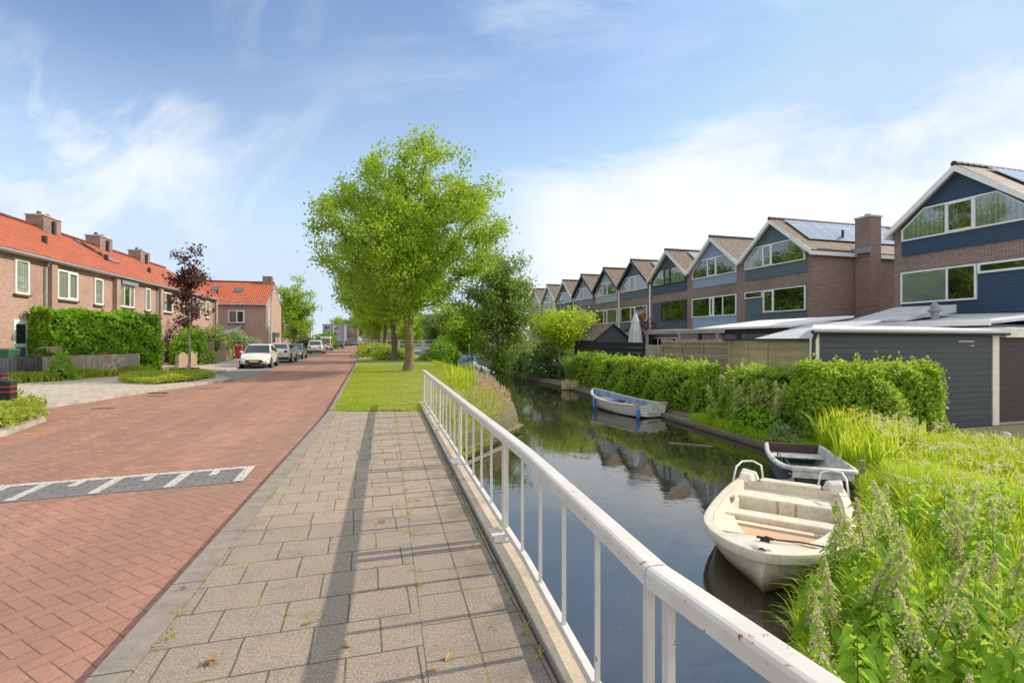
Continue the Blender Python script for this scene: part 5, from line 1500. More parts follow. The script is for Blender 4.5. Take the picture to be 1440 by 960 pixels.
sr = MB(); sr.add([(-2.0, .7, 3.16), (.3, .7, 3.14), (.3, 3.4, 3.50), (-2.0, 3.4, 3.54), (-2.0, .7, 3.22), (.3, .7, 3.20), (.3, 3.4, 3.80), (-2.0, 3.4, 3.84)],
                  [(3, 2, 1, 0), (4, 5, 6, 7), (0, 1, 5, 4), (1, 2, 6, 5), (2, 3, 7, 6), (3, 0, 4, 7)]); sr.build('roof_light', M['grey_roofing'], lt)
MB().lathe([(.12, 0), (.12, .35), (.2, .38), (.2, .45), (.13, .47), (.13, .62), (.05, .7)], 12, (.75, 1.6, 3.1)).build('vent_cowl', M['lead'], lt, smooth=40)
# folded parasol
pa = thing('parasol', 'folded pale grey parasol standing behind the black fence', 'parasol', (6.65, 27.6, RZ))
MB().tube([(0, 0, 0), (0, 0, 3.9)], .03, 8).build('pole', M['steel_pole'], pa)
mb = MB(); rings = []
for r0, z in ((.26, 1.3), (.30, 1.7), (.33, 2.3), (.27, 2.9), (.16, 3.5), (.05, 3.88)):
    rings.append([(r0 * (1 + .22 * math.cos(6 * a)) * math.cos(a), r0 * (1 + .22 * math.cos(6 * a)) * math.sin(a), z) for a in [2 * math.pi * k / 24 for k in range(24)]])
mb.loft(rings); mb.build('canopy', M['grey_roofing'], pa, smooth=True)
# paving by the shed, stones, stake
MB().slab([(12.6, 12.35), (17, 13.4), (17, 10.6), (12.2, 10.6), (11.9, 11.6)], RZ - .2, RZ + .02).build('paving', M['pavement_tiles'], kind='structure')
for i, (x, y, r) in enumerate([(11.75, 12.9, .11), (12.05, 12.8, .09), (12.42, 12.9, .12)]):
    mb = MB(); rings = []
    for j in range(6):
        th = -.5 * math.pi * .6 + math.pi * .8 * j / 5
        rings.append([(r * math.cos(th) * math.cos(a) * random.uniform(.85, 1.15), r * math.cos(th) * math.sin(a) * random.uniform(.85, 1.15), r * .8 * math.sin(th)) for a in [2 * math.pi * k / 9 for k in range(9)]])
    mb.loft(rings); ob = mb.build('stone', M['concrete'], smooth=True); ob.location = (x, y, RZ + r * .4)
    tag(ob, 'pale rounded stone lying at the foot of the dark grey shed', 'stone', 'stones by the shed corner')
st = MB(); st.tube([(0, 0, -.3), (.01, 0, .5)], [.045, .04], 9)
ob = st.build('wooden_stake', M['old_wood'], smooth=40); ob.location = (5.98, 8.75, -.85); tag(ob, 'short brown wooden mooring stake in the grass by the dark boat', 'stake')
tw = MB(); tw.tube([(4.05, 13.2, WZ + .01), (4.5, 12.95, WZ + .02), (5.0, 12.75, WZ + .01)], .012, 5); tag(tw.build('stick', M['tan_wood']), 'pale thin stick floating on the dark water', 'stick')

# ------------------------------------------------------------------ boats
def gelcoat(g):
    p = g.coord('Object'); z = g.sep(p)[2]
    n = g.noise(p, 3.0, 5, .65); f = g.noise(g.vm('MULTIPLY', p, (6, 6, 1.2)), 3.0, 5, .7)
    c = g.mix(g.step(n, .35, .7), (.66, .60, .49), (.56, .49, .38))
    c = g.mix(g.m('MULTIPLY', g.step(f, .50, .72), .6), c, (.34, .27, .18))
    wl = g.m('SUBTRACT', 1.0, g.step(g.m('ADD', z, g.m('MULTIPLY', g.m('SUBTRACT', n, .5), .16)), .06, .30))
    c = g.mix(g.m('MULTIPLY', wl, .85), c, (.26, .17, .085))
    return g.bsdf(c, .38)
mat('boat_gelcoat', gelcoat)
def liner(g):
    p = g.coord('Object')
    n = g.noise(p, 4.0, 6, .68); f = g.noise(p, 18.0, 4, .7)
    c = g.mix(g.step(n, .36, .68), (.66, .60, .48), (.54, .47, .35))
    c = g.mix(g.m('MULTIPLY', g.step(f, .48, .70), .5), c, (.36, .28, .18))
    x, y, z = g.sep(p)[:3]
    st = 0
    for yy in (-.12, .14):
        a = g.m('SUBTRACT', 1.0, g.step(g.m('ABSOLUTE', g.m('SUBTRACT', y, g.m('ADD', yy, g.m('MULTIPLY', g.m('SUBTRACT', f, .5), .05)))), .005, .035))
        st = g.m('MAXIMUM', st, a)
    st = g.m('MULTIPLY', st, g.m('MULTIPLY', g.m('LESS_THAN', x, -.95), g.m('MULTIPLY', g.m('GREATER_THAN', x, -1.3), g.m('LESS_THAN', z, .285))))
    c = g.mix(g.m('MULTIPLY', st, .8), c, (.40, .17, .05))
    return g.bsdf(c, .5)
mat('boat_liner', liner)
mat('boat_grey', plain((.50, .50, .47), .55, var=.25, sc=5))
mat('boat_dark', plain((.035, .045, .055), .4, var=.3, sc=5))
mat('boat_blue', plain((.04, .10, .32), .5, var=.25))
mat('lining_blue', plain((.20, .28, .42), .55, var=.3, sc=4))
mat('tarp_blue', plain((.05, .14, .38), .6, var=.2, sc=3))
mat('fender_blue', plain((.05, .17, .50), .4))
mat('sole_grey', plain((.50, .45, .36), .7, var=.2))
def clinker(g):
    p = g.coord('Object'); x, y, z = g.sep(p)[:3]
    n = g.noise(p, 5.0, 5, .6)
    f = g.m('FRACT', g.m('DIVIDE', g.m('SUBTRACT', z, g.m('MULTIPLY', g.m('MULTIPLY', x, x), .045)), .095))
    c = g.mix(g.step(n, .35, .7), (.70, .68, .62), (.60, .58, .52))
    c = g.mix(g.m('LESS_THAN', f, .10), c, (.22, .21, .19))
    wl = g.m('SUBTRACT', 1.0, g.step(z, .02, .07))
    c = g.mix(wl, c, (.03, .03, .03))
    return g.bsdf(c, .4, normal=g.bump(f, .7, .015))
mat('clinker_white', clinker)

def hull_mesh(st, hullm, o, transom=True):
    """st: rows of (x, half beam, z rail, half chine, z chine, z keel)"""
    def ring(r):
        x, b, zg, c, zc, zk = r
        half = [(b, zg), (b * .985 + c * .015, zg - .10 * (zg - zc)), (b * .6 + c * .4, zc + .42 * (zg - zc)), (c, zc), (c * .5, zc * .4 + zk * .6)]
        return [(x, y, z) for y, z in half] + [(x, 0, zk)] + [(x, -y, z) for y, z in half[::-1]]
    mb = MB(); mb.loft([ring(r) for r in st], closed=False, cap=False)
    n = 11
    if transom: mb.f.append(tuple(range(n))); mb.mi.append(0); mb.uv.append(None)
    b = (len(st) - 1) * n
    mb.f.append(tuple(range(b + n - 1, b - 1, -1))); mb.mi.append(0); mb.uv.append(None)
    return mb.build('hull', hullm, o, smooth=50)
def smooth_rows(st, k=3):
    st = np.array(st); t = np.arange(len(st)); tt = np.linspace(0, len(st) - 1, (len(st) - 1) * k + 1)
    out = []
    for j in range(st.shape[1]):
        y = st[:, j]; m = np.gradient(y)
        i = np.minimum(tt.astype(int), len(st) - 2); u = tt - i
        out.append((2 * u**3 - 3 * u**2 + 1) * y[i] + (u**3 - 2 * u**2 + u) * m[i] + (-2 * u**3 + 3 * u**2) * y[i + 1] + (u**3 - u**2) * m[i + 1])
    return np.stack(out, 1).tolist()
def rim(st, w, h, o, m, name='gunwale', drop=.0):
    """rubbing strake and deck edge following the rail on both sides, round the bow"""
    L = [(r[0], r[1], r[2]) for r in st]; path = L + [(x, -y, z) for x, y, z in L[::-1]]
    mb = MB(); rings = []
    for i, p in enumerate(path):
        a = Vector(path[max(i - 1, 0)]); b = Vector(path[min(i + 1, len(path) - 1)])
        d = (b - a); d.z = 0; d = d.normalized() if d.length > 1e-6 else Vector((0, -1, 0))
        out = Vector((-d.y, d.x, 0)); P = Vector(p) + Vector((0, 0, drop))
        rings.append([P + out * u + Vector((0, 0, z)) for u, z in ((.035, -h), (.045, -h * .3), (.03, .012), (0, .022), (-w, .022), (-w - .01, -.02), (-.01, -h))])
    mb.loft(rings); return mb.build(name, m, o, smooth=45)

wb_ = thing('motorboat', 'cream white open motorboat with plywood floor moored bow towards the railing', 'boat', (3.50, 6.70, WZ), math.atan2(-.84, -.54))
wb_.scale = (.90, .91, .95)
ST = smooth_rows([(-1.85, .76, .42, .68, 0.0, -.12), (-1.0, .86, .40, .76, -.03, -.15), (0, .89, .40, .76, -.02, -.16), (.8, .84, .42, .64, .02, -.15), (1.35, .66, .46, .42, .08, -.11), (1.7, .42, .49, .20, .17, -.03), (1.9, .20, .51, .075, .26, .10), (1.97, .06, .515, .02, .33, .24)])
hull_mesh(ST, M['boat_gelcoat'], wb_)
rim(ST, .09, .09, wb_, M['boat_gelcoat'])
mb = MB(); rings = []
for r in ST:
    x, b, zg = r[0], r[1], r[2]
    if -1.62 <= x <= 1.47:
        i1, i2 = max(b - .10, .05), max(b - .15, .04); i3 = max(min(b - .20, .60 - .38 * max(x, 0) ** 1.25), .05) if x > -.1 else max(b - .17, .05)
        zs = zg - .14
        half = [(i1, zg + .018), (i2, zs), (i3, zs - .005), (max(i3 - .03, .02), .05)]
        rings.append([(x, y, z) for y, z in half] + [(x, -y, z) for y, z in half[::-1]])
mb.loft(rings, closed=False, cap=True); mb.build('cockpit_liner', M['boat_liner'], wb_, smooth=35)
def rail_at(x):
    return (float(np.interp(x, [r[0] for r in ST], [r[1] for r in ST])), float(np.interp(x, [r[0] for r in ST], [r[2] for r in ST])))
mb = MB(); fd = [r for r in ST if r[0] >= 1.45]
mb.loft([[(r[0], r[1] - .02, r[2] + .012), (r[0], r[1] * .5, r[2] + .045), (r[0], 0, r[2] + .055), (r[0], -r[1] * .5, r[2] + .045), (r[0], -r[1] + .02, r[2] + .012)] for r in fd], closed=False, cap=False)
b0 = len(mb.v); x0 = fd[0][0]; zf = fd[0][2]
mb.v += [(x0, fd[0][1] - .12, zf - .14), (x0, -fd[0][1] + .12, zf - .14)]; mb.f.append((0, 1, 2, 3, 4, b0 + 1, b0)); mb.mi.append(0); mb.uv.append(None)
mb.build('foredeck', M['boat_gelcoat'], wb_, smooth=40)
MB().add([(-.05, .58, .16), (-.05, -.58, .16), (.5, -.45, .165), (.95, -.25, .17), (1.32, -.06, .175), (1.32, .06, .175), (.95, .25, .17), (.5, .45, .165)], [(0, 1, 2, 3, 4, 5, 6, 7)]).build('plywood_floor', M['orange_ply'], wb_)
MB().box(-.34, -.06, -.76, .76, .19, .29).build('thwart', M['boat_liner'], wb_, bevel=.025)
MB().box(-1.02, -.34, -.70, .70, .045, .06).build('floor', M['boat_liner'], wb_)
MB().box(-1.70, -1.04, -.74, .74, .05, .30).build('stern_bench', M['boat_liner'], wb_, bevel=.03)
for sg in (-1, 1):
    MB().loft([[(-1.86, sg * .46, .38), (-1.86, sg * .78, .38), (-1.50, sg * .80, .38), (-1.56, sg * .56, .38)], [(-1.84, sg * .52, .54), (-1.84, sg * .76, .58), (-1.62, sg * .77, .54), (-1.66, sg * .60, .52)]]).build('stern_corner', M['boat_gelcoat'], wb_, bevel=.03)
    MB().tube([(-1.80, sg * .42, .44), (-1.88, sg * .46, .64), (-1.88, sg * .60, .70), (-1.80, sg * .76, .69), (-1.55, sg * .82, .64), (-1.40, sg * .85, .42)], .016, 8).build('grab_rail', M['white_paint'], wb_, smooth=True)
    MB().box(-.70, -.58, sg * .72 - .015, sg * .72 + .015, .30, .38).build('rowlock_socket', M['zinc'], wb_)
MB().box(-1.88, -1.66, -.46, .46, .30, .44).build('stern_deck', M['boat_gelcoat'], wb_, bevel=.02)
cl_ = MB(); cl_.box(1.66, 1.69, -.05, .05, .53, .575); cl_.bar((1.675, -.09, .58), (1.675, .09, .58), .025, .022); cl_.build('cleat', M['black_plastic'], wb_)
MB().tube([(1.675, 0, .60), (1.62, .12, .565), (1.5, .34, .55), (1.35, .62, .50), (1.2, .95, .35), (.9, 1.4, .25)], .010, 6).build('mooring_line', M['rope'], wb_)

# old tyre shaped fender ring is not in the picture; second boat: dark pram
pr = thing('rowing_boat', 'small dark hulled pram with grey inside and brown transom board', 'boat', (5.60, 9.75, WZ), math.atan2(-.95, -.30))
SP = smooth_rows([(-1.15, .50, .44, .42, .06, -.02), (-.5, .58, .40, .50, .0, -.08), (.2, .60, .40, .50, .0, -.09), (.8, .56, .43, .44, .05, -.04), (1.15, .48, .47, .34, .20, .14)])
hull_mesh(SP, M['boat_dark'], pr)
rim(SP, .03, .05, pr, M['boat_grey'])
mb = MB(); mb.loft([[(r[0] * .985, y, z) for y, z in ((r[1] - .03, r[2] + .01), (r[1] - .07, .12), (r[1] * .75, .06), (-r[1] * .75, .06), (-r[1] + .07, .12), (-r[1] + .03, r[2] + .01))] for r in SP], closed=False, cap=False)
mb.build('inner_lining', M['boat_grey'], pr, smooth=40)
MB().box(-1.17, -1.10, -.47, .47, .22, .46).build('transom_board', M['brown_board'], pr)
MB().box(-1.10, -.72, -.49, .49, .24, .275).build('seat', M['boat_grey'], pr, bevel=.008)
MB().box(.62, 1.08, -.49, .49, .32, .355).build('seat', M['boat_grey'], pr, bevel=.008)
MB().box(1.10, 1.17, -.46, .46, .30, .485).build('bow_board', M['boat_grey'], pr)
MB().tube([(.1, -.50, .40), (.15, -.52, .50), (.3, -.50, .50), (.35, -.46, .36)], .01, 6).build('rope_loop', M['rope'], pr)
MB().bar((-.2, -.15, .12), (.35, -.42, .43), .02, .02).build('oar_handle', M['rope'], pr)
# white clinker dinghy
dg = thing('rowing_boat', 'white clinker rowing boat with blue inside moored at the quay', 'boat', (4.08, 19.15, WZ), math.atan2(3.4, -1.45))
SD = smooth_rows([(-1.85, .58, .46, .46, .08, .0), (-1.1, .70, .43, .56, .02, -.08), (-.2, .74, .43, .58, .0, -.1), (.7, .66, .48, .46, .02, -.09), (1.35, .44, .57, .24, .08, -.04), (1.72, .19, .65, .08, .18, .08), (1.85, .05, .68, .02, .32, .24)])
hull_mesh(SD, M['clinker_white'], dg)
rim(SD, .05, .05, dg, M['sole_grey'])
mb = MB(); mb.loft([[(r[0] * .98, y, z) for y, z in ((r[1] - .05, r[2]), (r[1] * .88, r[2] * .5), (r[1] * .62, .12), (-r[1] * .62, .12), (-r[1] * .88, r[2] * .5), (-r[1] + .05, r[2]))] for r in SD], closed=False, cap=False)
mb.build('inner_lining', M['lining_blue'], dg, smooth=40)
MB().box(-1.25, 1.05, -.44, .44, .20, .215).build('floor_boards', M['sole_grey'], dg)
for x, w in ((-1.55, .54), (-.35, .66), (.75, .58)): MB().box(x - .16, x + .16, -w, w, .28, .31).build('seat', M['boat_blue'], dg, bevel=.006)
MB().box(-1.90, -1.86, -.20, .20, .16, .50).build('motor_pad', M['boat_grey'], dg)
for sg in (-1, 1): MB().box(-1.9, -1.62, sg * .56 - .09, sg * .56 + .09, .47, .50).build('quarter_knee', M['tan_wood'], dg)
MB().lathe([(.02, 0), (.16, .03), (.2, .10), (.12, .2), (.02, .22)], 10, (1.05, .05, .16)).build('coiled_rope', M['tan_wood'], dg, smooth=True)
def fender(loc, label):
    o = thing('boat_fender', label, 'fender', loc, 0, 'blue fenders of the white rowing boat')
    MB().lathe([(.015, -.02), (.045, .0), (.065, .06), (.065, .28), (.04, .36), (.015, .40)], 12).build('body', M['fender_blue'], o, smooth=True)
    MB().tube([(0, 0, .40), (.02, .02, .62)], .008, 5).build('line', M['rope'], o)
fender((4.22, 17.15, WZ + .02), 'blue fender hanging at the stern quarter of the rowing boat')
fender((3.15, 19.6, WZ + .05), 'blue fender hanging near the bow of the rowing boat')
# covered boat
cb = thing('covered_boat', 'boat under a peaked blue tarpaulin moored at the far bank', 'boat', (-4.3, 50.6, WZ), math.atan2(-.96, .28))
SB = smooth_rows([(-2.2, .75, .5, .6, .05, -.05), (-.8, .88, .5, .7, 0, -.1), (.6, .8, .55, .6, .02, -.1), (1.6, .45, .68, .25, .1, 0), (2.1, .05, .8, .02, .4, .3)])
hull_mesh(SB, M['clinker_white'], cb)
mb = MB(); mb.loft([[(r[0], r[1] + .05, r[2] - .08), (r[0], r[1] + .05, r[2] + .03), (r[0], r[1] * .5, r[2] + .3 + .08 * math.cos(r[0])), (r[0], 0, r[2] + .62 - .1 * abs(r[0]) * .9), (r[0], -r[1] * .5, r[2] + .3 + .08 * math.cos(r[0])), (r[0], -r[1] - .05, r[2] + .03), (r[0], -r[1] - .05, r[2] - .08)] for r in SB], closed=False, cap=True)
mb.build('tarpaulin', M['tarp_blue'], cb)
MB().tube([(.3, 0, .4), (.3, 0, 2.3)], .03, 6).build('mast', M['white_paint'], cb)

# ------------------------------------------------------------------ cars
def paint(name, col, metal=0.0, rough=.3): mat(name, plain(col, rough, metal, var=.03, sc=2, coat=.8))
paint('paint_white', (.60, .59, .565)); paint('paint_black', (.022, .024, .028)); paint('paint_grey', (.10, .115, .125), .3); paint('paint_silver', (.52, .53, .54), .4)
paint('paint_beige', (.50, .40, .26)); paint('paint_blue', (.06, .13, .28), .2)
mat('lamp_lens', plain((.62, .65, .68), .12, .4)); mat('tail_lens', plain((.30, .012, .014), .2)); mat('plate_yellow', plain((.75, .48, .02), .5))
def car(label, loc, head, paintm, L=3.95, Wd=1.72, H=1.5, kind='hatch', group='cars parked along the road', name='parked_car'):
    o = thing(name, label, 'car', loc, head, group)
    hw = Wd / 2; f = L / 2
    van = kind == 'van'
    belt = {'hatch': .96, 'suv': 1.08, 'sedan': .93, 'van': 1.15}[kind]
    hood = {'hatch': .80, 'suv': .98, 'sedan': .78, 'van': 1.02}[kind]
    xw = {'hatch': f - .95, 'suv': f - 1.15, 'sedan': f - 1.30, 'van': f - .35}[kind]      # foot of the windscreen
    S = [(-f, .42, belt - .30, hw * .80), (-f + .08, .26, belt - .05, hw * .92), (-f + .45, .20, belt, hw * .985), (0, .18, belt, hw), (xw, .18, belt - .02, hw * .995), (xw + (f - xw) * .55, .20, (belt + hood) / 2 - .02, hw * .97),
         (f - .22, .24, hood - .10, hw * .90), (f - .06, .28, hood - .26, hw * .80), (f, .36, hood - .36, hw * .68)]
    S = smooth_rows(S, 2)
    mb = MB(); rings = []
    for x, zl, zb, w in S:
        h = zb - zl
        half = [(w * .80, zl), (w * .97, zl + .16 * h), (w, zl + .48 * h), (w * .985, zl + .74 * h), (w * .93, zb - .02)]
        rings.append([(x, y, z) for y, z in half] + [(x, w * .45, zb + .03), (x, -w * .45, zb + .03)] + [(x, -y, z) for y, z in half[::-1]])
    mb.loft(rings); mb.build('body', M[paintm], o, smooth=42)
    # cabin
    rf = {'hatch': xw - .80, 'suv': xw - .70, 'sedan': xw - .85, 'van': xw - .35}[kind]
    rr = {'hatch': -f + .42, 'suv': -f + .42, 'sedan': -f + .95, 'van': -f + .15}[kind]
    xr = {'hatch': -f + .08, 'suv': -f + .10, 'sedan': -f + .40, 'van': -f + .05}[kind]
    bw, tw = hw * .93, hw * (.74 if not van else .84)
    z0, z1 = belt - .03, H
    B = [Vector((xw, -bw, z0 - .02)), Vector((xw, bw, z0 - .02)), Vector((xr, bw, z0)), Vector((xr, -bw, z0))]
    T = [Vector((rf, -tw, z1 - .05)), Vector((rf, tw, z1 - .05)), Vector((rr, tw, z1 - .08)), Vector((rr, -tw, z1 - .08))]
    mid = [Vector(((rf + rr) / 2, tw, z1 - .0)), Vector(((rf + rr) / 2, -tw, z1 - .0))]
    mb = MB(); mb.add(B + T + mid, [(0, 1, 5, 4), (2, 3, 7, 6), (1, 2, 6, 8, 5), (3, 0, 4, 9, 7), (4, 5, 8, 9), (9, 8, 6, 7)])
    mb.build('cabin', M[paintm], o, bevel=.06, seg=3, smooth=50)
    def glass(a, b, c, d_, u0, u1, v0, v1, nm):
        n = (b - a).cross(d_ - a).normalized()
        cen = (a + b + c + d_) / 4
        if (cen - Vector((0, 0, 1.1))).dot(n) < 0: n = -n
        def q(u, v): return (a * (1 - u) + b * u) * (1 - v) + (d_ * (1 - u) + c * u) * v + n * .012
        MB().add([q(u0, v0), q(u1, v0), q(u1, v1), q(u0, v1)], [(0, 1, 2, 3)]).build(nm, M['car_glass'], o)
    glass(B[0], B[1], T[1], T[0], .04, .96, .06, .93, 'windscreen')
    glass(B[3], B[2], T[2], T[3], .08, .92, .14, .90, 'rear_window')
    for i0, i1 in ((1, 2), (0, 3)):
        glass(B[i0], B[i1], T[i1], T[i0], .13, .50, .12, .90, 'side_window')
        glass(B[i0], B[i1], T[i1], T[i0], .53, .90, .12, .90, 'side_window')
    wr = .31 if kind != 'suv' else .35
    for x in (f - .78, -f + .68):
        for sg in (-1, 1):
            ar = MB(); ar.lathe([(wr + .055, -.012), (wr + .055, .012)], 22, (x, sg * (hw - .012), wr + .02), axis='y'); ar.build('wheel_arch', M['black_plastic'], o)
            wm = MB(); wm.lathe([(wr * .6, -.10), (wr * .95, -.10), (wr, -.07), (wr, .07), (wr * .95, .10), (wr * .6, .10)], 22, (x, sg * (hw - .07), wr), axis='y'); wt = wm.build('wheel', M['rubber'], o, smooth=40)
            rm = MB(); rm.lathe([(wr * .62, -.004), (wr * .62, .004)], 18, (x, sg * (hw + .033), wr), axis='y')
            rm.build('rim', M['zinc'], wt)
            sp_ = MB()
            for k in range(5):
                a = 2 * math.pi * k / 5; sp_.bar((x, sg * (hw + .042), wr), (x + wr * .58 * math.cos(a), sg * (hw + .042), wr + wr * .58 * math.sin(a)), .05, .012, up=(0, 1, 0))
            sp_.build('spokes', M['chrome'], wt)
    for sg in (-1, 1):
        MB().loft([[(f - .10, sg * hw * .44, hood - .32), (f - .10, sg * hw * .44, hood - .20), (f - .36, sg * hw * .86, hood - .14), (f - .36, sg * hw * .86, hood - .26)], [(f + .015, sg * hw * .42, hood - .34), (f + .005, sg * hw * .42, hood - .24), (f - .22, sg * hw * .915, hood - .15), (f - .20, sg * hw * .925, hood - .29)]]).build('headlight', M['lamp_lens'], o)
        MB().box(-f - .012, -f + .16, sg * hw * .62 - .11, sg * hw * .62 + .13, belt - .30, belt - .10).build('tail_light', M['tail_lens'], o, bevel=.02)
        MB().box(xw - .20, xw - .06, sg * (hw + .02) - .09, sg * (hw + .02) + .09, belt, belt + .13).build('mirror', M[paintm], o, bevel=.03)
        MB().tube([(f - .13, sg * hw * .74, .42), (f - .03, sg * hw * .72, .42)], .06, 10).build('fog_lamp', M['black_plastic'], o)
    gr = MB(); gr.prism([(-.30, .30), (.30, .30), (.52, .42), (.46, .52), (.3, .55), (-.3, .55), (-.46, .52), (-.52, .42)], -.03, .03, M=Matrix.Translation((f + .0, 0, 0)) @ Matrix.Rotation(R(90), 4, 'Z'))
    gr.build('grille', M['black_plastic'], o)
    MB().box(f + .03, f + .045, -.26, .26, .40, .51).build('number_plate', M['plate_yellow'], o)
    MB().box(-f - .03, -f - .016, -.26, .26, belt - .42, belt - .31).build('number_plate', M['plate_yellow'], o)
    MB().box(-f - .02, -f + .35, -hw * .86, hw * .86, .22, .46).build('rear_bumper', M['black_plastic'] if kind == 'suv' else M[paintm], o, bevel=.04)
    MB().box(f - .30, f + .01, -hw * .72, hw * .72, .20, .29).build('front_lip', M['black_plastic'], o, bevel=.03)
    if kind == 'suv':
        MB().box(-f + .3, f - .3, -hw - .012, hw + .012, .20, .34).build('sill_trim', M['black_plastic'], o)
    return o
AWAY = math.atan2(.963, -.268); TOWARDS = math.atan2(-.963, .268)
def bayx(y, w, off=.18): return left_edge(y) - w / 2 - off
GZ = -.076
car('white hatchback with yellow plate parked facing the camera, nearest of the row', (-16.55, 33.6, GZ), TOWARDS + .02, 'paint_white', 3.95, 1.78, 1.52, 'hatch')
car('white crossover with dark wheel trim parked right behind the white hatchback', (-18.75, 41.8, GZ), AWAY, 'paint_white', 4.35, 1.82, 1.56, 'suv')
car('dark grey saloon parked facing the camera behind the white crossover', (-20.7, 48.8, GZ), TOWARDS, 'paint_grey', 4.5, 1.80, 1.46, 'sedan')
car('silver white off roader seen from behind, beside the beige camper', (-25.4, 66.6, GZ), AWAY, 'paint_silver', 4.6, 1.90, 1.75, 'suv')
v_ = car('old beige camper van with a pale roof facing the camera', (-31.6, 87, GZ), TOWARDS, 'paint_beige', 4.6, 1.9, 2.15, 'van', name='camper_van')
v_['category'] = 'van'
MB().box(-2.0, 1.5, -.80, .80, 2.10, 2.32).build('pop_top', M['cream_paint'], v_, bevel=.06)
car('black people carrier parked beyond the camper van', (-38.2, 113, GZ), AWAY, 'paint_black', 4.6, 1.9, 1.8, 'suv')
car('black estate car parked past the far lamp posts', (-48.0, 150, GZ), AWAY, 'paint_black', 4.5, 1.9, 1.7, 'suv')
car('blue hatchback parked near the far end of the road', (-55.6, 181, GZ), AWAY, 'paint_blue', 4.2, 1.8, 1.55, 'hatch')
car('pale blue car parked last in the row', (-63.2, 212, GZ), AWAY, 'paint_silver', 4.2, 1.8, 1.55, 'hatch')
car('small dark car driving at the far end of the road', (-66.5, 236, GZ), AWAY, 'paint_black', 4.2, 1.8, 1.6, 'hatch', group=None)

# ------------------------------------------------------------------ street furniture
def lamp(loc, h, label, arm):
    o = thing('street_lamp', label, 'street lamp', loc, math.atan2(.268, .963), 'street lamps along the pavement')
    MB().tube([(0, 0, 0), (0, 0, 1.2), (0, 0, 1.25), (0, 0, h - .4), (.12, 0, h - .12), (.35, 0, h)], [.11, .11, .085, .075, .065, .05], 8).build('pole', M['steel_pole'], o, smooth=40)
    MB().tube([(.33, 0, h), (arm, 0, h + .10)], .03, 6).build('arm', M['steel_pole'], o)
    MB().loft([[(arm - .1, -.09, h + .07), (arm - .1, .09, h + .07), (arm - .1, .06, h + .17), (arm - .1, -.06, h + .17)], [(arm + .65, -.10, h + .10), (arm + .65, .10, h + .10), (arm + .65, .05, h + .18), (arm + .65, -.05, h + .18)]]).build('lamp_head', M['zinc'], o, bevel=.02)
lamp((-24.45, 52, .02), 6.9, 'nearest street lamp, before the gable wall of the turned house', 1.2)
lamp((-38.3, 98.5, .02), 7.9, 'second street lamp, rising behind the off roader', 1.2)
lamp((-52.3, 150, .02), 7.9, 'third street lamp, in front of the flat block', 1.2)
lamp((-66, 200, .02), 7.9, 'farthest street lamp, near the road end', 1.2)
sp_ = thing('sign_pole', 'slim white pole on the lawn by the far bridge', 'pole', (-22.3, 86, -.02)); MB().tube([(0, 0, 0), (0, 0, 5.4)], .09, 8).build('pole', M['white_paint'], sp_)
sg_ = thing('sign_pole', 'short grey sign pole standing among the parked cars', 'pole', (-26.8, 58.5, .02)); MB().tube([(0, 0, 0), (0, 0, 2.5)], .035, 6).build('pole', M['steel_pole'], sg_)
MB().box(-.25, .25, -.02, .0, 2.0, 2.5).build('sign_back', M['zinc'], sg_)
br = thing('footbridge', 'low bridge with white double railing across the canal in the distance', 'bridge', (-16.4, 86, 0), R(15.5))
MB().box(-6.5, 7.5, -1.2, 1.2, .05, .42).build('deck', M['concrete'], br)
MB().box(-6.5, 7.5, -1.24, -1.203, .10, .34).build('edge_beam', M['white_paint'], br)
for z in (.95, 1.58):
    for y in (-1.1, 1.1): MB().box(-6.6, 7.6, y - .05, y + .05, z, z + .12).build('rail', M['white_paint'], br)
for k in range(8):
    for y in (-1.1, 1.1): MB().box(-6.55 + k * 2.0, -6.43 + k * 2.0, y - .06, y + .06, .423, 1.6).build('post', M['white_paint'], br)
for x in (-4.2, -1.0, 2.2, 5.4): MB().tube([(x, -.9, -1.5), (x, -.9, .04)], .18, 8).build('pile', M['quay_wood'], br)

# ------------------------------------------------------------------ left foreground
BG = 'dark wooden bollards with red bands in the shrub bed'
def bollard(loc, label, rz):
    o = thing('bollard', label, 'bollard', loc, rz, BG)
    MB().prism([(-.15, -.2), (.15, -.2), (.15, .74), (-.15, .80)], -.15, .15).build('post', M['black_wood'], o, bevel=.012)
    for z in (.50, .62): MB().box(-.154, .154, -.154, .154, z, z + .016).build('reflector_band', M['reflector_red'], o)
mat('reflector_red', plain((.62, .03, .025), .35))
bollard((-11.72, 11.85, 0), 'nearest dark bollard with two red bands in the spreading shrubs', R(20))
bollard((-14.55, 14.5, 0), 'second dark bollard farther back at the left picture edge', R(20))
def fence_line(name, label, p0, p1, m, h, wdt=.115, gap=.012, wav=0.0, panel=1.8, posts=True):
    p0, p1 = Vector((*p0, 0)), Vector((*p1, 0)); d = p1 - p0; L = d.length
    o = thing(name, label, 'fence', p0, math.atan2(d.y, d.x))
    mb = MB(); x = 0; k = 0
    while x < L - wdt:
        top = h + random.uniform(-.012, .012)
        if wav: top = h - wav + wav * math.sin(math.pi * ((x + wdt / 2) % panel) / panel) ** 1.0
        tl = random.uniform(-.008, .008)
        mb.box(x, x + wdt, -.012 + tl, .010 + tl, .05, top); x += wdt + gap; k += 1
    mb.build('pickets', M[m], o)
    for z in (.28, h - .25 - wav): MB().box(0, L, .012, .06, z, z + .08).build('rail', M[m], o)
    if posts:
        n = int(L / panel) + 1
        for i in range(n + 1):
            xx = min(i * panel, L - .05); MB().box(xx - .045, xx + .045, .062, .15, 0, h - wav * .8 + .02).build('post', M[m], o)
    return o
fl = lambda y: (-19.3 - .106 * (26.6 - y), y)
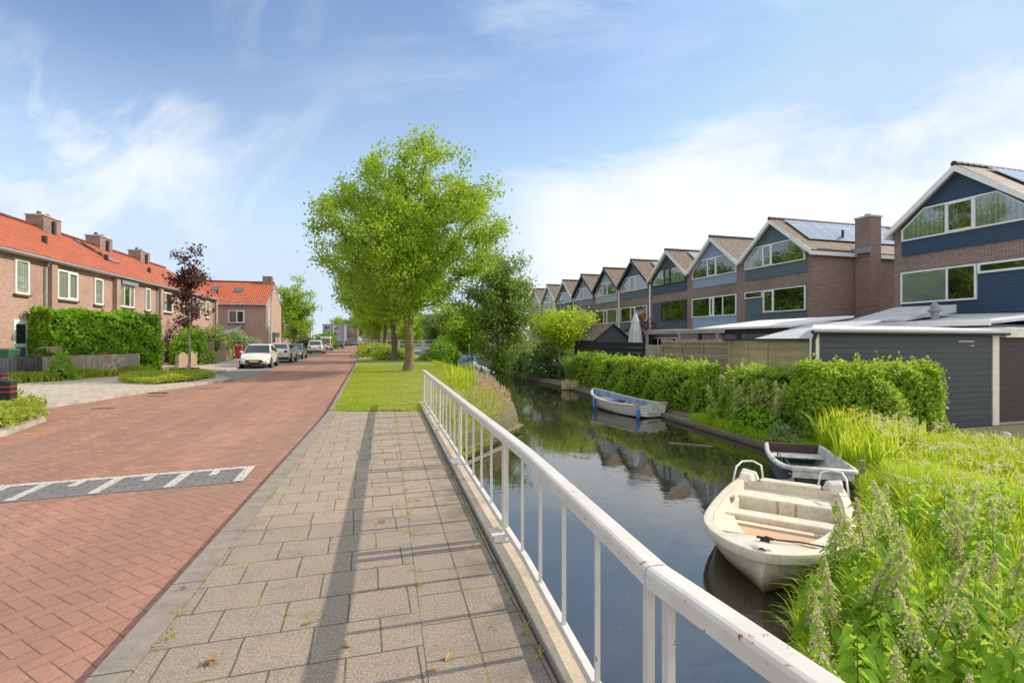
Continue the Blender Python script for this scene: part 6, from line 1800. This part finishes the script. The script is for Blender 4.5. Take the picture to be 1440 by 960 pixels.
fence_line('picket_fence', 'dark stained picket fence before the house with the white door', fl(16.5), fl(21.6), 'dark_wood', 1.0, .135, .02)
fence_line('picket_fence', 'weathered grey picket fence in front of the laurel hedge', fl(21.62), fl(26.6), 'grey_wood', 1.0)
fence_line('picket_fence', 'short wavy topped tan fence behind the purple leaved tree', (-19.55, 30.0), (-20.9, 34.0), 'tan_wood', .98, .12, .01, .22)
fence_line('picket_fence', 'long wavy topped tan fence beside the parked white hatchback', (-21.25, 35.2), (-24.3, 45.0), 'tan_wood', .98, .12, .01, .22)
for x, y, lb in ((-22.35, 38.0, 'left brick gate pillar with concrete cap behind the wavy fence'), (-23.35, 41.4, 'right brick gate pillar with concrete cap behind the wavy fence')):
    o = thing('gate_pillar', lb, 'pillar', (x, y, 0), ROT_L, 'gate pillars'); MB().box(-.18, .18, -.18, .18, 0, 1.48).build('shaft', M['warm_brick'], o); MB().box(-.22, .22, -.22, .22, 1.483, 1.55).build('cap', M['concrete'], o, bevel=.02)
def bin_(loc, rz, m, label):
    o = thing('wheelie_bin', label, 'bin', loc, rz)
    MB().loft([[(-.24, -.28, .1), (.24, -.28, .1), (.24, .26, .1), (-.24, .26, .1)], [(-.30, -.34, 1.05), (.30, -.34, 1.05), (.30, .36, 1.05), (-.30, .36, 1.05)]]).build('body', M[m], o, bevel=.02)
    MB().loft([[(-.33, -.37, 1.055), (.33, -.37, 1.055), (.33, .40, 1.055), (-.33, .40, 1.055)], [(-.28, -.30, 1.16), (.28, -.30, 1.16), (.28, .36, 1.14), (-.28, .36, 1.14)]]).build('lid', M[m], o, bevel=.02)
    for sx in (-1, 1): MB().lathe([(.11, -.03), (.11, .03)], 12, (.30 * sx, .24, .11), axis='y').build('wheel', M['rubber'], o)
bin_((-20.85, 21.1, .2), R(14), 'bin_green', 'green wheeled bin behind the dark fence at the left edge')
bin_((-23.6, 44.2, .1), R(20), 'bin_red', 'bin with red lid behind the wavy fence by the hatchback')
def bicycle(loc, rz, label, m, basket):
    o = thing('bicycle', label, 'bicycle', loc, rz, None)
    for x in (-.52, .52):
        mb = MB(); rings = []
        for k in range(20):
            a = 2 * math.pi * k / 20; rings.append([(x + (.33 + .018 * math.cos(b)) * math.cos(a), .018 * math.sin(b), .34 + (.33 + .018 * math.cos(b)) * math.sin(a)) for b in (0, 1.57, 3.14, 4.71)])
        rings.append(rings[0]); mb.loft(rings, cap=False)
        for k in range(8):
            a = 2 * math.pi * k / 8; mb.bar((x, 0, .34), (x + .32 * math.cos(a), 0, .34 + .32 * math.sin(a)), .004, .004)
        mb.build('wheel', M['rubber'], o)
    fr = MB()
    for p, q in (((-.52, 0, .34), (-.05, 0, .32)), ((-.52, 0, .34), (-.18, 0, .78)), ((-.05, 0, .32), (-.20, 0, .88)), ((-.05, 0, .32), (.38, 0, .74)), ((-.17, 0, .72), (.36, 0, .84)), ((.34, 0, 1.0), (.52, 0, .34))): fr.tube([p, q], .017, 6)
    fr.build('frame', M[m], o)
    MB().tube([(.16, .28, 1.06), (.30, .20, 1.10), (.35, 0, 1.04), (.30, -.20, 1.10), (.16, -.28, 1.06)], .013, 6).build('handlebar', M['chrome'], o)
    MB().loft([[(-.34, -.09, .90), (-.34, .09, .90), (-.34, .07, .95), (-.34, -.07, .95)], [(-.02, -.03, .93), (-.02, .03, .93), (-.02, .02, .96), (-.02, -.02, .96)]]).build('saddle', M['black_plastic'], o, bevel=.015)
    if basket:
        MB().loft([[(.44, -.16, .88), (.74, -.16, .88), (.74, .16, .88), (.44, .16, .88)], [(.40, -.20, 1.14), (.80, -.20, 1.14), (.80, .20, 1.14), (.40, .20, 1.14)]]).build('basket', M['tan_wood'], o)
bicycle((-20.35, 22.1, .28), R(84), 'black bicycle with a wicker basket behind the fence', 'paint_black', True)
bicycle((-19.82, 24.9, .25), R(88), 'bicycle with red frame leaning between hedge and grey fence', 'bin_red', False)
bm_ = MB(); bm_.bar((-18.5, 27.6, .10), (-17.4, 28.5, .10), .16, .16); tag(bm_.build('timber_beam', M['black_wood']), 'black timber edging beam at the foot of the purple leaved tree', 'beam')
for i, (x, y, w, d_, lb) in enumerate([(293, 546, .8, .16, 'dark drain slot at the road edge by the oval bed'), (222, 552, .55, .16, 'dark drain grate in the pavement left of the oval bed'), (145, 574, .5, .12, 'small dark drain cover near the curved white kerb')]):
    zz_ = -.0745 if i != 1 else .0215
    p = at(x, y, zz_); o = MB().box(-w / 2, w / 2, -d_ / 2, d_ / 2, -.02, .004).build('drain_cover', M['dark_trim'])
    o.location = p; o.rotation_euler.z = R(12); tag(o, lb, 'drain cover')
